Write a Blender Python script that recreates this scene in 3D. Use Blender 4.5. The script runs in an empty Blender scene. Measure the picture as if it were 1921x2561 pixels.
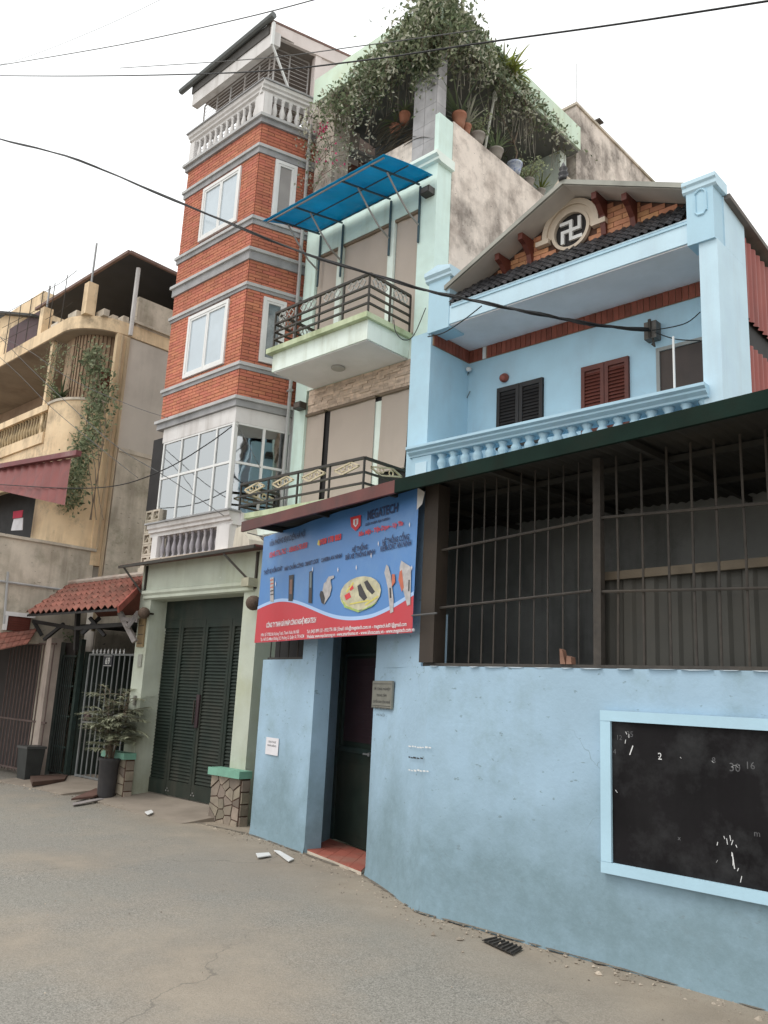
import bpy, bmesh, math, random
from mathutils import Vector, Matrix, Quaternion
random.seed(7)
scene = bpy.context.scene
R = math.radians
# ------------------------------------------------------------------ camera
PITCH, ROLL, YAW, FPX, CAMH = R(12.38), R(2.86), R(43.85), 2100.0, 1.6
_fw = Vector((-math.sin(YAW)*math.cos(PITCH), math.cos(YAW)*math.cos(PITCH), math.sin(PITCH)))
_r0 = Vector((math.cos(YAW), math.sin(YAW), 0)); _u0 = _r0.cross(_fw)
_rt = math.cos(ROLL)*_r0 + math.sin(ROLL)*_u0; _up = -math.sin(ROLL)*_r0 + math.cos(ROLL)*_u0
CAM = Vector((0, 0, CAMH))
cd = bpy.data.cameras.new('camera'); co = bpy.data.objects.new('camera', cd)
scene.collection.objects.link(co); scene.camera = co
cd.sensor_fit = 'HORIZONTAL'; cd.sensor_width = 36.0; cd.lens = FPX/1921*36.0
cd.clip_start = 0.05; cd.clip_end = 2000
co.matrix_world = Matrix(((_rt.x, _up.x, -_fw.x, 0), (_rt.y, _up.y, -_fw.y, 0), (_rt.z, _up.z, -_fw.z, CAMH), (0, 0, 0, 1)))
# ------------------------------------------------------------------ overcast sky, weak wide sun
SUN_EL, SUN_AZ = R(58), R(205)          # azimuth clockwise from +Y: behind the camera, a little to its left
w = bpy.data.worlds.new('World'); scene.world = w; w.use_nodes = True
nt = w.node_tree; nt.nodes.clear()
sky = nt.nodes.new('ShaderNodeTexSky'); sky.sky_type = 'NISHITA'; sky.sun_disc = False
sky.sun_elevation = SUN_EL; sky.sun_rotation = SUN_AZ; sky.dust_density = 4.0; sky.air_density = 1.0
mx = nt.nodes.new('ShaderNodeMix'); mx.data_type = 'RGBA'; mx.inputs[0].default_value = 0.9
nt.links.new(sky.outputs[0], mx.inputs[6]); mx.inputs[7].default_value = (15.0, 15.2, 15.1, 1)   # cloud deck
bg = nt.nodes.new('ShaderNodeBackground'); bg.inputs[1].default_value = 0.1
out = nt.nodes.new('ShaderNodeOutputWorld')
nt.links.new(mx.outputs[2], bg.inputs[0]); nt.links.new(bg.outputs[0], out.inputs[0])
sl = bpy.data.lights.new('sun', 'SUN'); sl.energy = 1.1; sl.angle = R(25); sl.color = (1, 0.96, 0.9)
so = bpy.data.objects.new('sun', sl); scene.collection.objects.link(so)
so.rotation_euler = Vector((-math.sin(SUN_AZ)*math.cos(SUN_EL), -math.cos(SUN_AZ)*math.cos(SUN_EL), -math.sin(SUN_EL))).to_track_quat('-Z', 'Y').to_euler()
so.location = (0, -5, 20)
vs = scene.view_settings; vs.view_transform = 'Standard'; vs.look = 'None'; vs.exposure = 0.0; vs.gamma = 1.0; vs.use_curve_mapping = False
# ------------------------------------------------------------------ helpers
def ray(u, v):
    return _rt*((u-960.5)/FPX) - _up*((v-1280.5)/FPX) + _fw
def at(u, v, Y): d = ray(u, v); return CAM + d*(Y/d.y)
def atx(u, v, X): d = ray(u, v); return CAM + d*(X/d.x)
def atz(u, v, Z): d = ray(u, v); return CAM + d*((Z-CAMH)/d.z)
class Fr:
    """vertical reference plane: s runs along it, d goes into the building, z is up"""
    def __init__(f, x, y, ux, uy, dx=None, dy=None):
        l = math.hypot(ux, uy); f.o = Vector((x, y, 0)); f.u = Vector((ux/l, uy/l, 0))
        f.d = Vector((-uy/l, ux/l, 0)) if dx is None else Vector((dx, dy, 0)).normalized()
    def w(f, s, d, z): return f.o + f.u*s + f.d*d + Vector((0, 0, z))
    def px(f, u, v):
        d = ray(u, v); n = Vector((-f.u.y, f.u.x, 0)); t = n.dot(f.o)/n.dot(d)
        p = CAM + d*t; return (p-f.o).dot(f.u), p.z
F0 = Fr(0, 0, 1, 0)
class MB:
    def __init__(m): m.v = []; m.f = []
    def add(m, vs, fs):
        o = len(m.v); m.v += [Vector(x) for x in vs]; m.f += [tuple(i+o for i in q) for q in fs]; return m
    def hexa(m, p):
        return m.add(p, [(0,3,2,1),(4,5,6,7),(0,1,5,4),(1,2,6,5),(2,3,7,6),(3,0,4,7)])
    def fbox(m, fr, s0, s1, d0, d1, z0, z1):
        return m.hexa([fr.w(s0,d0,z0), fr.w(s1,d0,z0), fr.w(s1,d1,z0), fr.w(s0,d1,z0), fr.w(s0,d0,z1), fr.w(s1,d0,z1), fr.w(s1,d1,z1), fr.w(s0,d1,z1)])
    def box(m, x0, x1, y0, y1, z0, z1): return m.fbox(F0, x0, x1, y0, y1, z0, z1)
    def quad(m, a, b, c, d): return m.add([a,b,c,d], [(0,1,2,3)])
    def prism(m, poly, vec):
        n = len(poly); vec = Vector(vec); a = [Vector(p) for p in poly]; b = [p+vec for p in a]
        return m.add(a+b, [tuple(range(n-1,-1,-1)), tuple(range(n,2*n))] + [(i,(i+1)%n,n+(i+1)%n,n+i) for i in range(n)])
    def tube(m, pts, r, n=6, r1=None):
        pts = [Vector(p) for p in pts]; k = len(pts); rings = []
        for i, p in enumerate(pts):
            t = (pts[min(i+1,k-1)]-pts[max(i-1,0)]).normalized()
            a = t.cross(Vector((0,0,1)) if abs(t.z) < .9 else Vector((1,0,0))).normalized(); b = t.cross(a)
            rr = r if r1 is None else r+(r1-r)*i/(k-1)
            rings.append([p+a*(rr*math.cos(6.28318*j/n))+b*(rr*math.sin(6.28318*j/n)) for j in range(n)])
        vs = [q for g in rings for q in g]; fs = []
        for i in range(k-1):
            for j in range(n):
                fs.append((i*n+j, i*n+(j+1)%n, (i+1)*n+(j+1)%n, (i+1)*n+j))
        fs += [tuple(range(n-1,-1,-1)), tuple((k-1)*n+j for j in range(n))]
        return m.add(vs, fs)
    def bar(m, a, b, wd, ht=None):            # square section bar
        a = Vector(a); b = Vector(b); ht = ht or wd; t = (b-a).normalized()
        x = t.cross(Vector((0,0,1)) if abs(t.z) < .9 else Vector((0,1,0))).normalized()*wd/2; y = x.normalized().cross(t)*ht/2
        return m.hexa([a-x-y, a+x-y, a+x+y, a-x+y, b-x-y, b+x-y, b+x+y, b-x+y])
    def lathe(m, c, prof, n=10, axis=None):
        c = Vector(c); vs = []; fs = []; k = len(prof)
        q = Quaternion() if axis is None else Vector((0,0,1)).rotation_difference(Vector(axis))
        for r, z in prof:
            for j in range(n):
                vs.append(c + q @ Vector((r*math.cos(6.28318*j/n), r*math.sin(6.28318*j/n), z)))
        for i in range(k-1):
            for j in range(n): fs.append((i*n+j, i*n+(j+1)%n, (i+1)*n+(j+1)%n, (i+1)*n+j))
        fs += [tuple(range(n-1,-1,-1)), tuple((k-1)*n+j for j in range(n))]
        return m.add(vs, fs)
    def profile(m, fr, prof, s0, s1, mitre0=0, mitre1=0):   # moulding: prof = [(d,z)..] closed, swept along s; mitre = ds per unit -d
        n = len(prof)
        a = [fr.w(s0+mitre0*d, d, z) for d, z in prof]; b = [fr.w(s1+mitre1*d, d, z) for d, z in prof]
        return m.add(a+b, [tuple(range(n)), tuple(range(2*n-1,n-1,-1))]+[(i,n+i,n+(i+1)%n,(i+1)%n) for i in range(n)])
def put(o, parent=None):
    scene.collection.objects.link(o)
    if parent is not None: o.parent = parent
    return o
def wloc(o):
    p = Vector((0,0,0))
    while o is not None: p += o.location; o = o.parent
    return p
def mk(name, mb, mat, parent=None, smooth=False, kind=None, label=None, origin=None):
    me = bpy.data.meshes.new(name)
    base = wloc(parent); og = Vector(origin) if origin is not None else base
    if parent is None and origin is None and mb.v:
        xs = [p.x for p in mb.v]; ys = [p.y for p in mb.v]
        og = Vector(((min(xs)+max(xs))/2, (min(ys)+max(ys))/2, min(p.z for p in mb.v)))
    me.from_pydata([tuple(p-og) for p in mb.v], [], mb.f)
    bm = bmesh.new(); bm.from_mesh(me); bmesh.ops.recalc_face_normals(bm, faces=bm.faces); bm.to_mesh(me); bm.free()
    me.materials.append(mat)
    if smooth:
        for p in me.polygons: p.use_smooth = True
    o = bpy.data.objects.new(name, me); o.location = og-base; put(o, parent)
    if kind: o['kind'] = kind
    if label: o['label'] = label
    return o
def shade_auto(o, ang=40):
    me = o.data
    for p in me.polygons: p.use_smooth = True
    bm = bmesh.new(); bm.from_mesh(me)
    for e in bm.edges:
        if len(e.link_faces) == 2 and e.calc_face_angle(0) > R(ang): e.smooth = False
    bm.to_mesh(me); bm.free(); return o
def tag(o, label, cat, group=None):
    o['label'] = label; o['category'] = cat
    if group: o['group'] = group
    return o
def thing(name, label, cat, loc, group=None):
    o = bpy.data.objects.new(name, None); o.location = loc; o.empty_display_size = .2; put(o)
    return tag(o, label, cat, group)
def inst(name, mesh, parent, loc, rotz=0, scale=(1,1,1), rot=None):
    o = bpy.data.objects.new(name, mesh); o.location = Vector(loc)-wloc(parent)
    o.rotation_euler = rot if rot is not None else (0, 0, rotz); o.scale = scale; put(o, parent); return o
def mesh_of(name, mb, mat, smooth=False):
    o = mk(name, mb, mat, None, smooth, origin=(0,0,0)); me = o.data; bpy.data.objects.remove(o); return me
# ------------------------------------------------------------------ procedural materials
MATS = {}
def mat(name, col, rough=.8, var=.12, scale=6, bump=.15, bscale=60, stain=None, stain_amt=.5, stain_scale=1.6, streak=None, streak_amt=.5,
        foot=None, foot_z=.7, foot_amt=.75, scuff=None, crack=None, stain2=None, metal=0, spec=.4, island=0, hue=0, flakes=None):
    if name in MATS: return MATS[name]
    m = bpy.data.materials.new(name); m.use_nodes = True; n = m.node_tree; L = n.links; N = n.nodes
    b = N['Principled BSDF']; b.inputs['Roughness'].default_value = rough; b.inputs['Metallic'].default_value = metal
    b.inputs['Specular IOR Level'].default_value = spec
    geo = N.new('ShaderNodeNewGeometry')
    def noise(sc, det=5, vecscale=None, rg=.55):
        t = N.new('ShaderNodeTexNoise'); t.inputs['Scale'].default_value = sc; t.inputs['Detail'].default_value = det; t.inputs['Roughness'].default_value = rg
        if vecscale:
            mp = N.new('ShaderNodeMapping'); mp.inputs['Scale'].default_value = vecscale; L.new(geo.outputs['Position'], mp.inputs[0]); L.new(mp.outputs[0], t.inputs['Vector'])
        else: L.new(geo.outputs['Position'], t.inputs['Vector'])
        return t.outputs['Fac']
    def ramp(f, a, c):
        r = N.new('ShaderNodeMapRange'); r.inputs[1].default_value = a; r.inputs[2].default_value = c; L.new(f, r.inputs[0]); return r.outputs[0]
    def mul(a, k):
        t = N.new('ShaderNodeMath'); t.operation = 'MULTIPLY'; L.new(a, t.inputs[0])
        if isinstance(k, (int, float)): t.inputs[1].default_value = k
        else: L.new(k, t.inputs[1])
        return t.outputs[0]
    def mix(f, a, c):
        t = N.new('ShaderNodeMix'); t.data_type = 'RGBA'; L.new(f, t.inputs[0])
        for s, q in ((6, a), (7, c)):
            if isinstance(q, tuple): t.inputs[s].default_value = (*q[:3], 1)
            else: L.new(q, t.inputs[s])
        return t.outputs[2]
    lo = tuple(c*(1-var) for c in col); hi = tuple(min(1, c*(1+var)) for c in col)
    c = mix(ramp(noise(scale), .3, .7), lo, hi)
    if island:
        hs = N.new('ShaderNodeHueSaturation'); L.new(c, hs.inputs['Color'])
        r = N.new('ShaderNodeMapRange'); r.inputs[3].default_value = 1-island; r.inputs[4].default_value = 1+island; L.new(geo.outputs['Random Per Island'], r.inputs[0])
        oi = N.new('ShaderNodeObjectInfo'); r2 = N.new('ShaderNodeMapRange'); r2.inputs[3].default_value = 1-island; r2.inputs[4].default_value = 1+island
        L.new(oi.outputs['Random'], r2.inputs[0]); L.new(mul(r.outputs[0], r2.outputs[0]), hs.inputs['Value'])
        if hue:
            r3 = N.new('ShaderNodeMapRange'); r3.inputs[3].default_value = .5-hue; r3.inputs[4].default_value = .5+hue
            wn = N.new('ShaderNodeTexWhiteNoise'); wn.noise_dimensions = '1D'; ad = N.new('ShaderNodeMath'); L.new(geo.outputs['Random Per Island'], ad.inputs[0]); L.new(oi.outputs['Random'], ad.inputs[1])
            L.new(ad.outputs[0], wn.inputs['W']); L.new(wn.outputs['Value'], r3.inputs[0]); L.new(r3.outputs[0], hs.inputs['Hue'])
        c = hs.outputs[0]
    if stain: c = mix(mul(ramp(noise(stain_scale, 8, rg=.65), .48, .68), stain_amt), c, stain)
    if stain2:
        col2, sc2, am2, lo2, hi2 = stain2; c = mix(mul(mul(ramp(noise(sc2, 10, rg=.7), lo2, hi2), ramp(noise(sc2*5, 6, rg=.7), .25, .6)), am2), c, col2)
    if streak: c = mix(mul(mul(ramp(noise(1, 6, (5, 5, .45), .6), .47, .7), ramp(noise(.8, 3), .35, .65)), streak_amt), c, streak)
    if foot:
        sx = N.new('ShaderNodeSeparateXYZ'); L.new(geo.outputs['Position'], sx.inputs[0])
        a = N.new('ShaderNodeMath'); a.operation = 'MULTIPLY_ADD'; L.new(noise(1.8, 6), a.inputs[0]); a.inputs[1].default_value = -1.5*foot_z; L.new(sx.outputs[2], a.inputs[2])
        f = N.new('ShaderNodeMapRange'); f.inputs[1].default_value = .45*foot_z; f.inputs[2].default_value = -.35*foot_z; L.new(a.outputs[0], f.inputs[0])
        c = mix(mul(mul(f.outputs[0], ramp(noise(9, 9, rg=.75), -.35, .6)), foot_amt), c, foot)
    if flakes: c = mix(ramp(noise(7, 9, rg=.7), .68, .70), c, flakes)
    if scuff:
        c = mix(mul(ramp(noise(11, 5, (1, 1, 2.2), .6), .655, .69), .8), c, scuff); c = mix(mul(mul(ramp(noise(3.1, 9, rg=.72), .56, .72), ramp(noise(.7, 2), .4, .65)), .5), c, scuff)
    if crack:
        vo = N.new('ShaderNodeTexVoronoi'); vo.feature = 'DISTANCE_TO_EDGE'; vo.inputs['Scale'].default_value = 1.5
        nz = N.new('ShaderNodeTexNoise'); nz.inputs['Scale'].default_value = 5; L.new(geo.outputs['Position'], nz.inputs['Vector'])
        va = N.new('ShaderNodeVectorMath'); va.operation = 'MULTIPLY_ADD'; L.new(nz.outputs['Color'], va.inputs[0]); va.inputs[1].default_value = (.35,.35,.35); L.new(geo.outputs['Position'], va.inputs[2]); L.new(va.outputs[0], vo.inputs['Vector'])
        c = mix(mul(mul(ramp(vo.outputs['Distance'], .006, .001), ramp(noise(.9, 3), .54, .6)), .65), c, crack)
    L.new(c, b.inputs['Base Color'])
    if bump:
        bp = N.new('ShaderNodeBump'); bp.inputs['Strength'].default_value = bump; bp.inputs['Distance'].default_value = .01
        L.new(noise(bscale, 4), bp.inputs['Height']); L.new(bp.outputs[0], b.inputs['Normal'])
    rr = N.new('ShaderNodeMapRange'); rr.inputs[3].default_value = max(0, rough-.12); rr.inputs[4].default_value = min(1, rough+.12); L.new(noise(scale*2), rr.inputs[0]); L.new(rr.outputs[0], b.inputs['Roughness'])
    MATS[name] = m; return m
def glassmat(name, tint, fac=.4, rough=.03):
    m = bpy.data.materials.new(name); m.use_nodes = True; n = m.node_tree; N = n.nodes; L = n.links; N.clear()
    o = N.new('ShaderNodeOutputMaterial'); mx = N.new('ShaderNodeMixShader'); t = N.new('ShaderNodeBsdfTransparent'); g = N.new('ShaderNodeBsdfGlossy')
    t.inputs[0].default_value = (*tint, 1); g.inputs[0].default_value = (.8,.83,.84,1); g.inputs['Roughness'].default_value = rough
    no = N.new('ShaderNodeTexNoise'); no.inputs['Scale'].default_value = 1.7; ge = N.new('ShaderNodeNewGeometry'); L.new(ge.outputs['Position'], no.inputs['Vector'])
    bp = N.new('ShaderNodeBump'); bp.inputs['Strength'].default_value = .12; bp.inputs['Distance'].default_value = .03; L.new(no.outputs['Fac'], bp.inputs['Height']); L.new(bp.outputs[0], g.inputs['Normal'])
    lw = N.new('ShaderNodeLayerWeight'); lw.inputs['Blend'].default_value = fac; L.new(lw.outputs['Fresnel'], mx.inputs[0])
    L.new(t.outputs[0], mx.inputs[1]); L.new(g.outputs[0], mx.inputs[2]); L.new(mx.outputs[0], o.inputs[0]); return m
def leafmat(name, col, var=.35):
    m = mat(name, col, .55, .25, 3, 0, island=var, hue=.02, spec=.3)
    n = m.node_tree; b = n.nodes['Principled BSDF']; o = [x for x in n.nodes if x.type == 'OUTPUT_MATERIAL'][0]
    tr = n.nodes.new('ShaderNodeBsdfTranslucent'); ms = n.nodes.new('ShaderNodeMixShader'); ms.inputs[0].default_value = .45
    n.links.new(b.inputs['Base Color'].links[0].from_socket, tr.inputs[0])
    n.links.new(b.outputs[0], ms.inputs[1]); n.links.new(tr.outputs[0], ms.inputs[2]); n.links.new(ms.outputs[0], o.inputs[0]); return m
blue = mat('blue_wall_paint', (.355,.505,.635), .8, .05, 3, .3, 25, stain=(.30,.425,.515), stain_amt=.5, stain_scale=1.1, streak=(.28,.38,.43), streak_amt=.3, foot=(.185,.275,.315), foot_z=.95, foot_amt=.9, scuff=(.2,.275,.31), crack=(.2,.27,.3), stain2=(((.26,.37,.42)), 1.6, .7, .5, .66))  # foot: tide-mark stain plus the wall's downward shading, both painted into the colour
bluehi = mat('pale_blue_house_paint', (.44,.65,.775), .7, .05, 3, .12, 40, stain=(.38,.5,.6), stain_amt=.35, streak=(.3,.38,.42), streak_amt=.18)
bluewhite = mat('pale_blue_lime_wash', (.56,.745,.85), .75, .05, 3, .12, 40, stain=(.49,.65,.79), stain_amt=.4, streak=(.4,.44,.46), streak_amt=.25)
soffit = mat('soffit_white', (.82,.79,.81), .8, .06, 2, .1, 40, stain=(.66,.64,.63), stain_amt=.4)
mint = mat('mint_paint', (.70,.87,.81), .75, .06, 3, .12, 40, stain=(.62,.76,.67), stain_amt=.5, streak=(.32,.36,.25), streak_amt=.45)
mintwhite = mat('mint_white_plaster', (.80,.89,.83), .75, .05, 3, .12, 40, stain=(.6,.63,.5), stain_amt=.45, streak=(.3,.32,.2), streak_amt=.5)
yellowgreen = mat('pale_green_gate_plaster', (.50,.535,.45), .8, .1, 2.5, .3, 25, stain=(.42,.44,.30), stain_amt=.6, streak=(.22,.2,.13), streak_amt=.55, foot=(.25,.25,.18), foot_z=.5, flakes=(.62,.66,.58))
mouldy = mat('mould_streaked_plaster', (.80,.71,.63), .85, .1, 2, .3, 30, stain=(.34,.28,.24), stain_amt=.8, stain_scale=1.9, streak=(.2,.17,.15), streak_amt=.8, scuff=(.12,.105,.095), stain2=((.17,.145,.125), .8, .95, .46, .6))
brick = mat('red_facing_brick', (.55,.195,.12), .8, .12, 8, .25, 90, island=.11, hue=.008, stain=(.38,.12,.07), stain_amt=.4, streak=(.22,.085,.06), streak_amt=.45)
mortar = mat('brown_mortar', (.22,.1,.075), .9, .2, 15, .3)
graystone = mat('grey_string_course', (.36,.36,.37), .8, .12, 5, .2, 60, streak=(.14,.14,.14), streak_amt=.6, stain=(.22,.22,.22), stain_amt=.5)
whitewash = mat('white_render', (.72,.70,.69), .75, .05, 3, .12, 40, streak=(.28,.25,.22), streak_amt=.5, stain=(.58,.54,.52), stain_amt=.5)
pinkwhite = mat('pinkish_white_render', (.74,.66,.63), .8, .06, 3, .15, 40, streak=(.3,.24,.21), streak_amt=.45, stain=(.62,.48,.44), stain_amt=.5)
upvc = mat('white_window_frame', (.78,.78,.77), .35, .03, 4, 0, streak=(.5,.48,.44), streak_amt=.3)
paleglass = mat('sky_pale_filmed_glass', (.52,.60,.66), .12, .06, 1.2, 0, spec=.8, stain=(.42,.48,.52), stain_amt=.5)  # pale sky reflection on the filmed panes is put into the base colour
curtain = mat('grey_slatted_curtain', (.33,.31,.3), .6, .1, 3, 0, stain=(.25,.24,.23), stain_amt=.5)
glass = glassmat('clear_glass', (.7,.74,.73), .84)
darkmetal = mat('dark_green_black_metal', (.025,.04,.035), .45, .3, 12, .1, stain=(.06,.05,.04), stain_amt=.4)
railmetal = mat('rail_dark_bronze', (.03,.026,.02), .5, .3, 10, .1, stain=(.08,.055,.035), stain_amt=.5)
gategreen = mat('dark_green_gate_paint', (.019,.029,.023), .6, .2, 6, .1, stain=(.04,.04,.03), stain_amt=.6, streak=(.075,.068,.055), streak_amt=.45, spec=.25)
rust = mat('rusty_brown_iron', (.055,.048,.042), .75, .25, 20, .2, stain=(.09,.072,.055), stain_amt=.5)
brownpaint = mat('red_brown_metal', (.13,.04,.035), .6, .2, 5, .1, stain=(.07,.035,.03), stain_amt=.6, streak=(.05,.03,.03), streak_amt=.5)
redmetal = mat('red_corrugated_metal', (.32,.09,.075), .55, .12, 2, .05, streak=(.16,.05,.045), streak_amt=.6, stain=(.38,.15,.12), stain_amt=.4)
greenfascia = mat('dark_green_fascia', (.011,.024,.019), .9, .25, 4, .1, spec=.1, stain=(.018,.02,.015), stain_amt=.6)
darksheet = mat('dark_roof_sheet', (.035,.034,.03), .7, .25, 3, .1, stain=(.06,.05,.035), stain_amt=.5)
greysheet = mat('grey_brown_metal_sheet', (.062,.06,.052), .6, .15, 3, .1, streak=(.035,.033,.03), streak_amt=.6, stain=(.085,.075,.06), stain_amt=.5)
blind = mat('beige_roller_blind', (.50,.425,.37), .85, .04, 2, .1, 200, stain=(.44,.375,.32), stain_amt=.5, streak=(.36,.31,.26), streak_amt=.3)
awnblue = mat('blue_polycarbonate', (.012,.42,.64), .35, .12, 2, .05, stain=(.01,.33,.55), stain_amt=.6, streak=(.01,.26,.44), streak_amt=.6, spec=.5)
steel = mat('galvanised_steel', (.35,.35,.35), .4, .15, 10, .05, metal=.6, stain=(.2,.17,.14), stain_amt=.5)
pipegrey = mat('grey_plastic_pipe', (.42,.42,.42), .5, .08, 5, 0, streak=(.25,.24,.22), streak_amt=.5)
concrete = mat('weathered_concrete', (.60,.53,.44), .9, .14, 2.5, .35, 40, stain=(.36,.31,.24), stain_amt=.7, streak=(.2,.17,.13), streak_amt=.75, scuff=(.17,.155,.12), stain2=((.2,.19,.13), 1.2, .7, .5, .65))
conc2 = mat('grey_rendered_side', (.56,.51,.455), .9, .07, 1.5, .2, 40, stain=(.44,.4,.355), stain_amt=.5, streak=(.3,.27,.24), streak_amt=.5)
marble = mat('grey_marble_tile', (.35,.34,.345), .35, .2, 4, .02, streak=(.2,.195,.2), streak_amt=.7, stain=(.24,.235,.24), stain_amt=.6, stain_scale=3, island=.1)
yellow = mat('ochre_plaster', (.84,.645,.42), .8, .08, 2, .2, 40, stain=(.66,.47,.28), stain_amt=.6, streak=(.24,.18,.12), streak_amt=.8, stain2=((.24,.19,.13), 1.4, .8, .52, .66))
wood = mat('brown_shutter_wood', (.12,.032,.022), .5, .15, 8, .1, streak=(.06,.02,.015), streak_amt=.4)
darkwood = mat('dark_shutter_wood', (.022,.02,.02), .55, .2, 8, .1)
gablebrick = mat('orange_gable_brick', (.50,.24,.13), .75, .15, 8, .25, 80, island=.18, hue=.01)
soldier = mat('brown_soldier_brick', (.24,.07,.045), .75, .15, 8, .2, 80, island=.18)
joint = mat('pale_joint', (.36,.23,.15), .85, .15, 12, .2)
darkjoint = mat('dark_joint', (.10,.05,.035), .9, .2, 12, .2)
tiledark = mat('dark_roof_tile', (.05,.05,.055), .45, .25, 10, .15, island=.3, stain=(.09,.085,.08), stain_amt=.5)
tilered = mat('red_clay_tile', (.27,.105,.078), .8, .18, 8, .3, 60, island=.22, stain=(.17,.085,.065), stain_amt=.6, stain2=((.11,.08,.06), 4, .8, .5, .65))
stonecream = mat('cream_moulding', (.62,.53,.43), .75, .06, 5, .1, stain=(.5,.41,.32), stain_amt=.4)
white = mat('white_paint', (.75,.75,.74), .6, .05, 5, .05)
dark = mat('dark_opening', (.018,.016,.016), .7, .3, 4, 0)
blackb = mat('blackboard_paint', (.012,.011,.012), .85, .3, 3, .06, 30, stain=(.05,.051,.053), stain_amt=.6, stain_scale=3.5, streak=(.02,.02,.02), streak_amt=.5, spec=.12)
chalk = mat('chalk', (.7,.7,.7), .95, .1, 30, 0)
terracotta = mat('terracotta', (.34,.14,.085), .8, .15, 10, .15, stain=(.3,.2,.14), stain_amt=.5)
potgrey = mat('grey_pot', (.32,.29,.26), .8, .15, 10, .15, stain=(.2,.18,.15), stain_amt=.5)
cable = mat('black_cable', (.012,.012,.013), .6, .2, 10, 0)
greycable = mat('grey_cable', (.10,.10,.10), .7, .2, 10, 0)
leafA = leafmat('vine_leaf', (.34,.38,.235)); leafB = leafmat('grey_green_leaf', (.52,.52,.42)); leafC = leafmat('dark_leaf', (.14,.18,.10)); leafD = leafmat('yellow_green_leaf', (.22,.25,.06))
flower = mat('pink_flower', (.55,.05,.16), .6, .2, 10, 0, island=.2)
stem = mat('dry_stem', (.16,.12,.085), .9, .2, 20, .2)

def add_translucent(m, f):
    n = m.node_tree; b = n.nodes['Principled BSDF']; o = [x for x in n.nodes if x.type == 'OUTPUT_MATERIAL'][0]
    tr = n.nodes.new('ShaderNodeBsdfTranslucent'); ms = n.nodes.new('ShaderNodeMixShader'); ms.inputs[0].default_value = f
    n.links.new(b.inputs['Base Color'].links[0].from_socket, tr.inputs[0]); n.links.new(b.outputs[0], ms.inputs[1]); n.links.new(tr.outputs[0], ms.inputs[2]); n.links.new(ms.outputs[0], o.inputs[0])
add_translucent(awnblue, .55)
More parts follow.
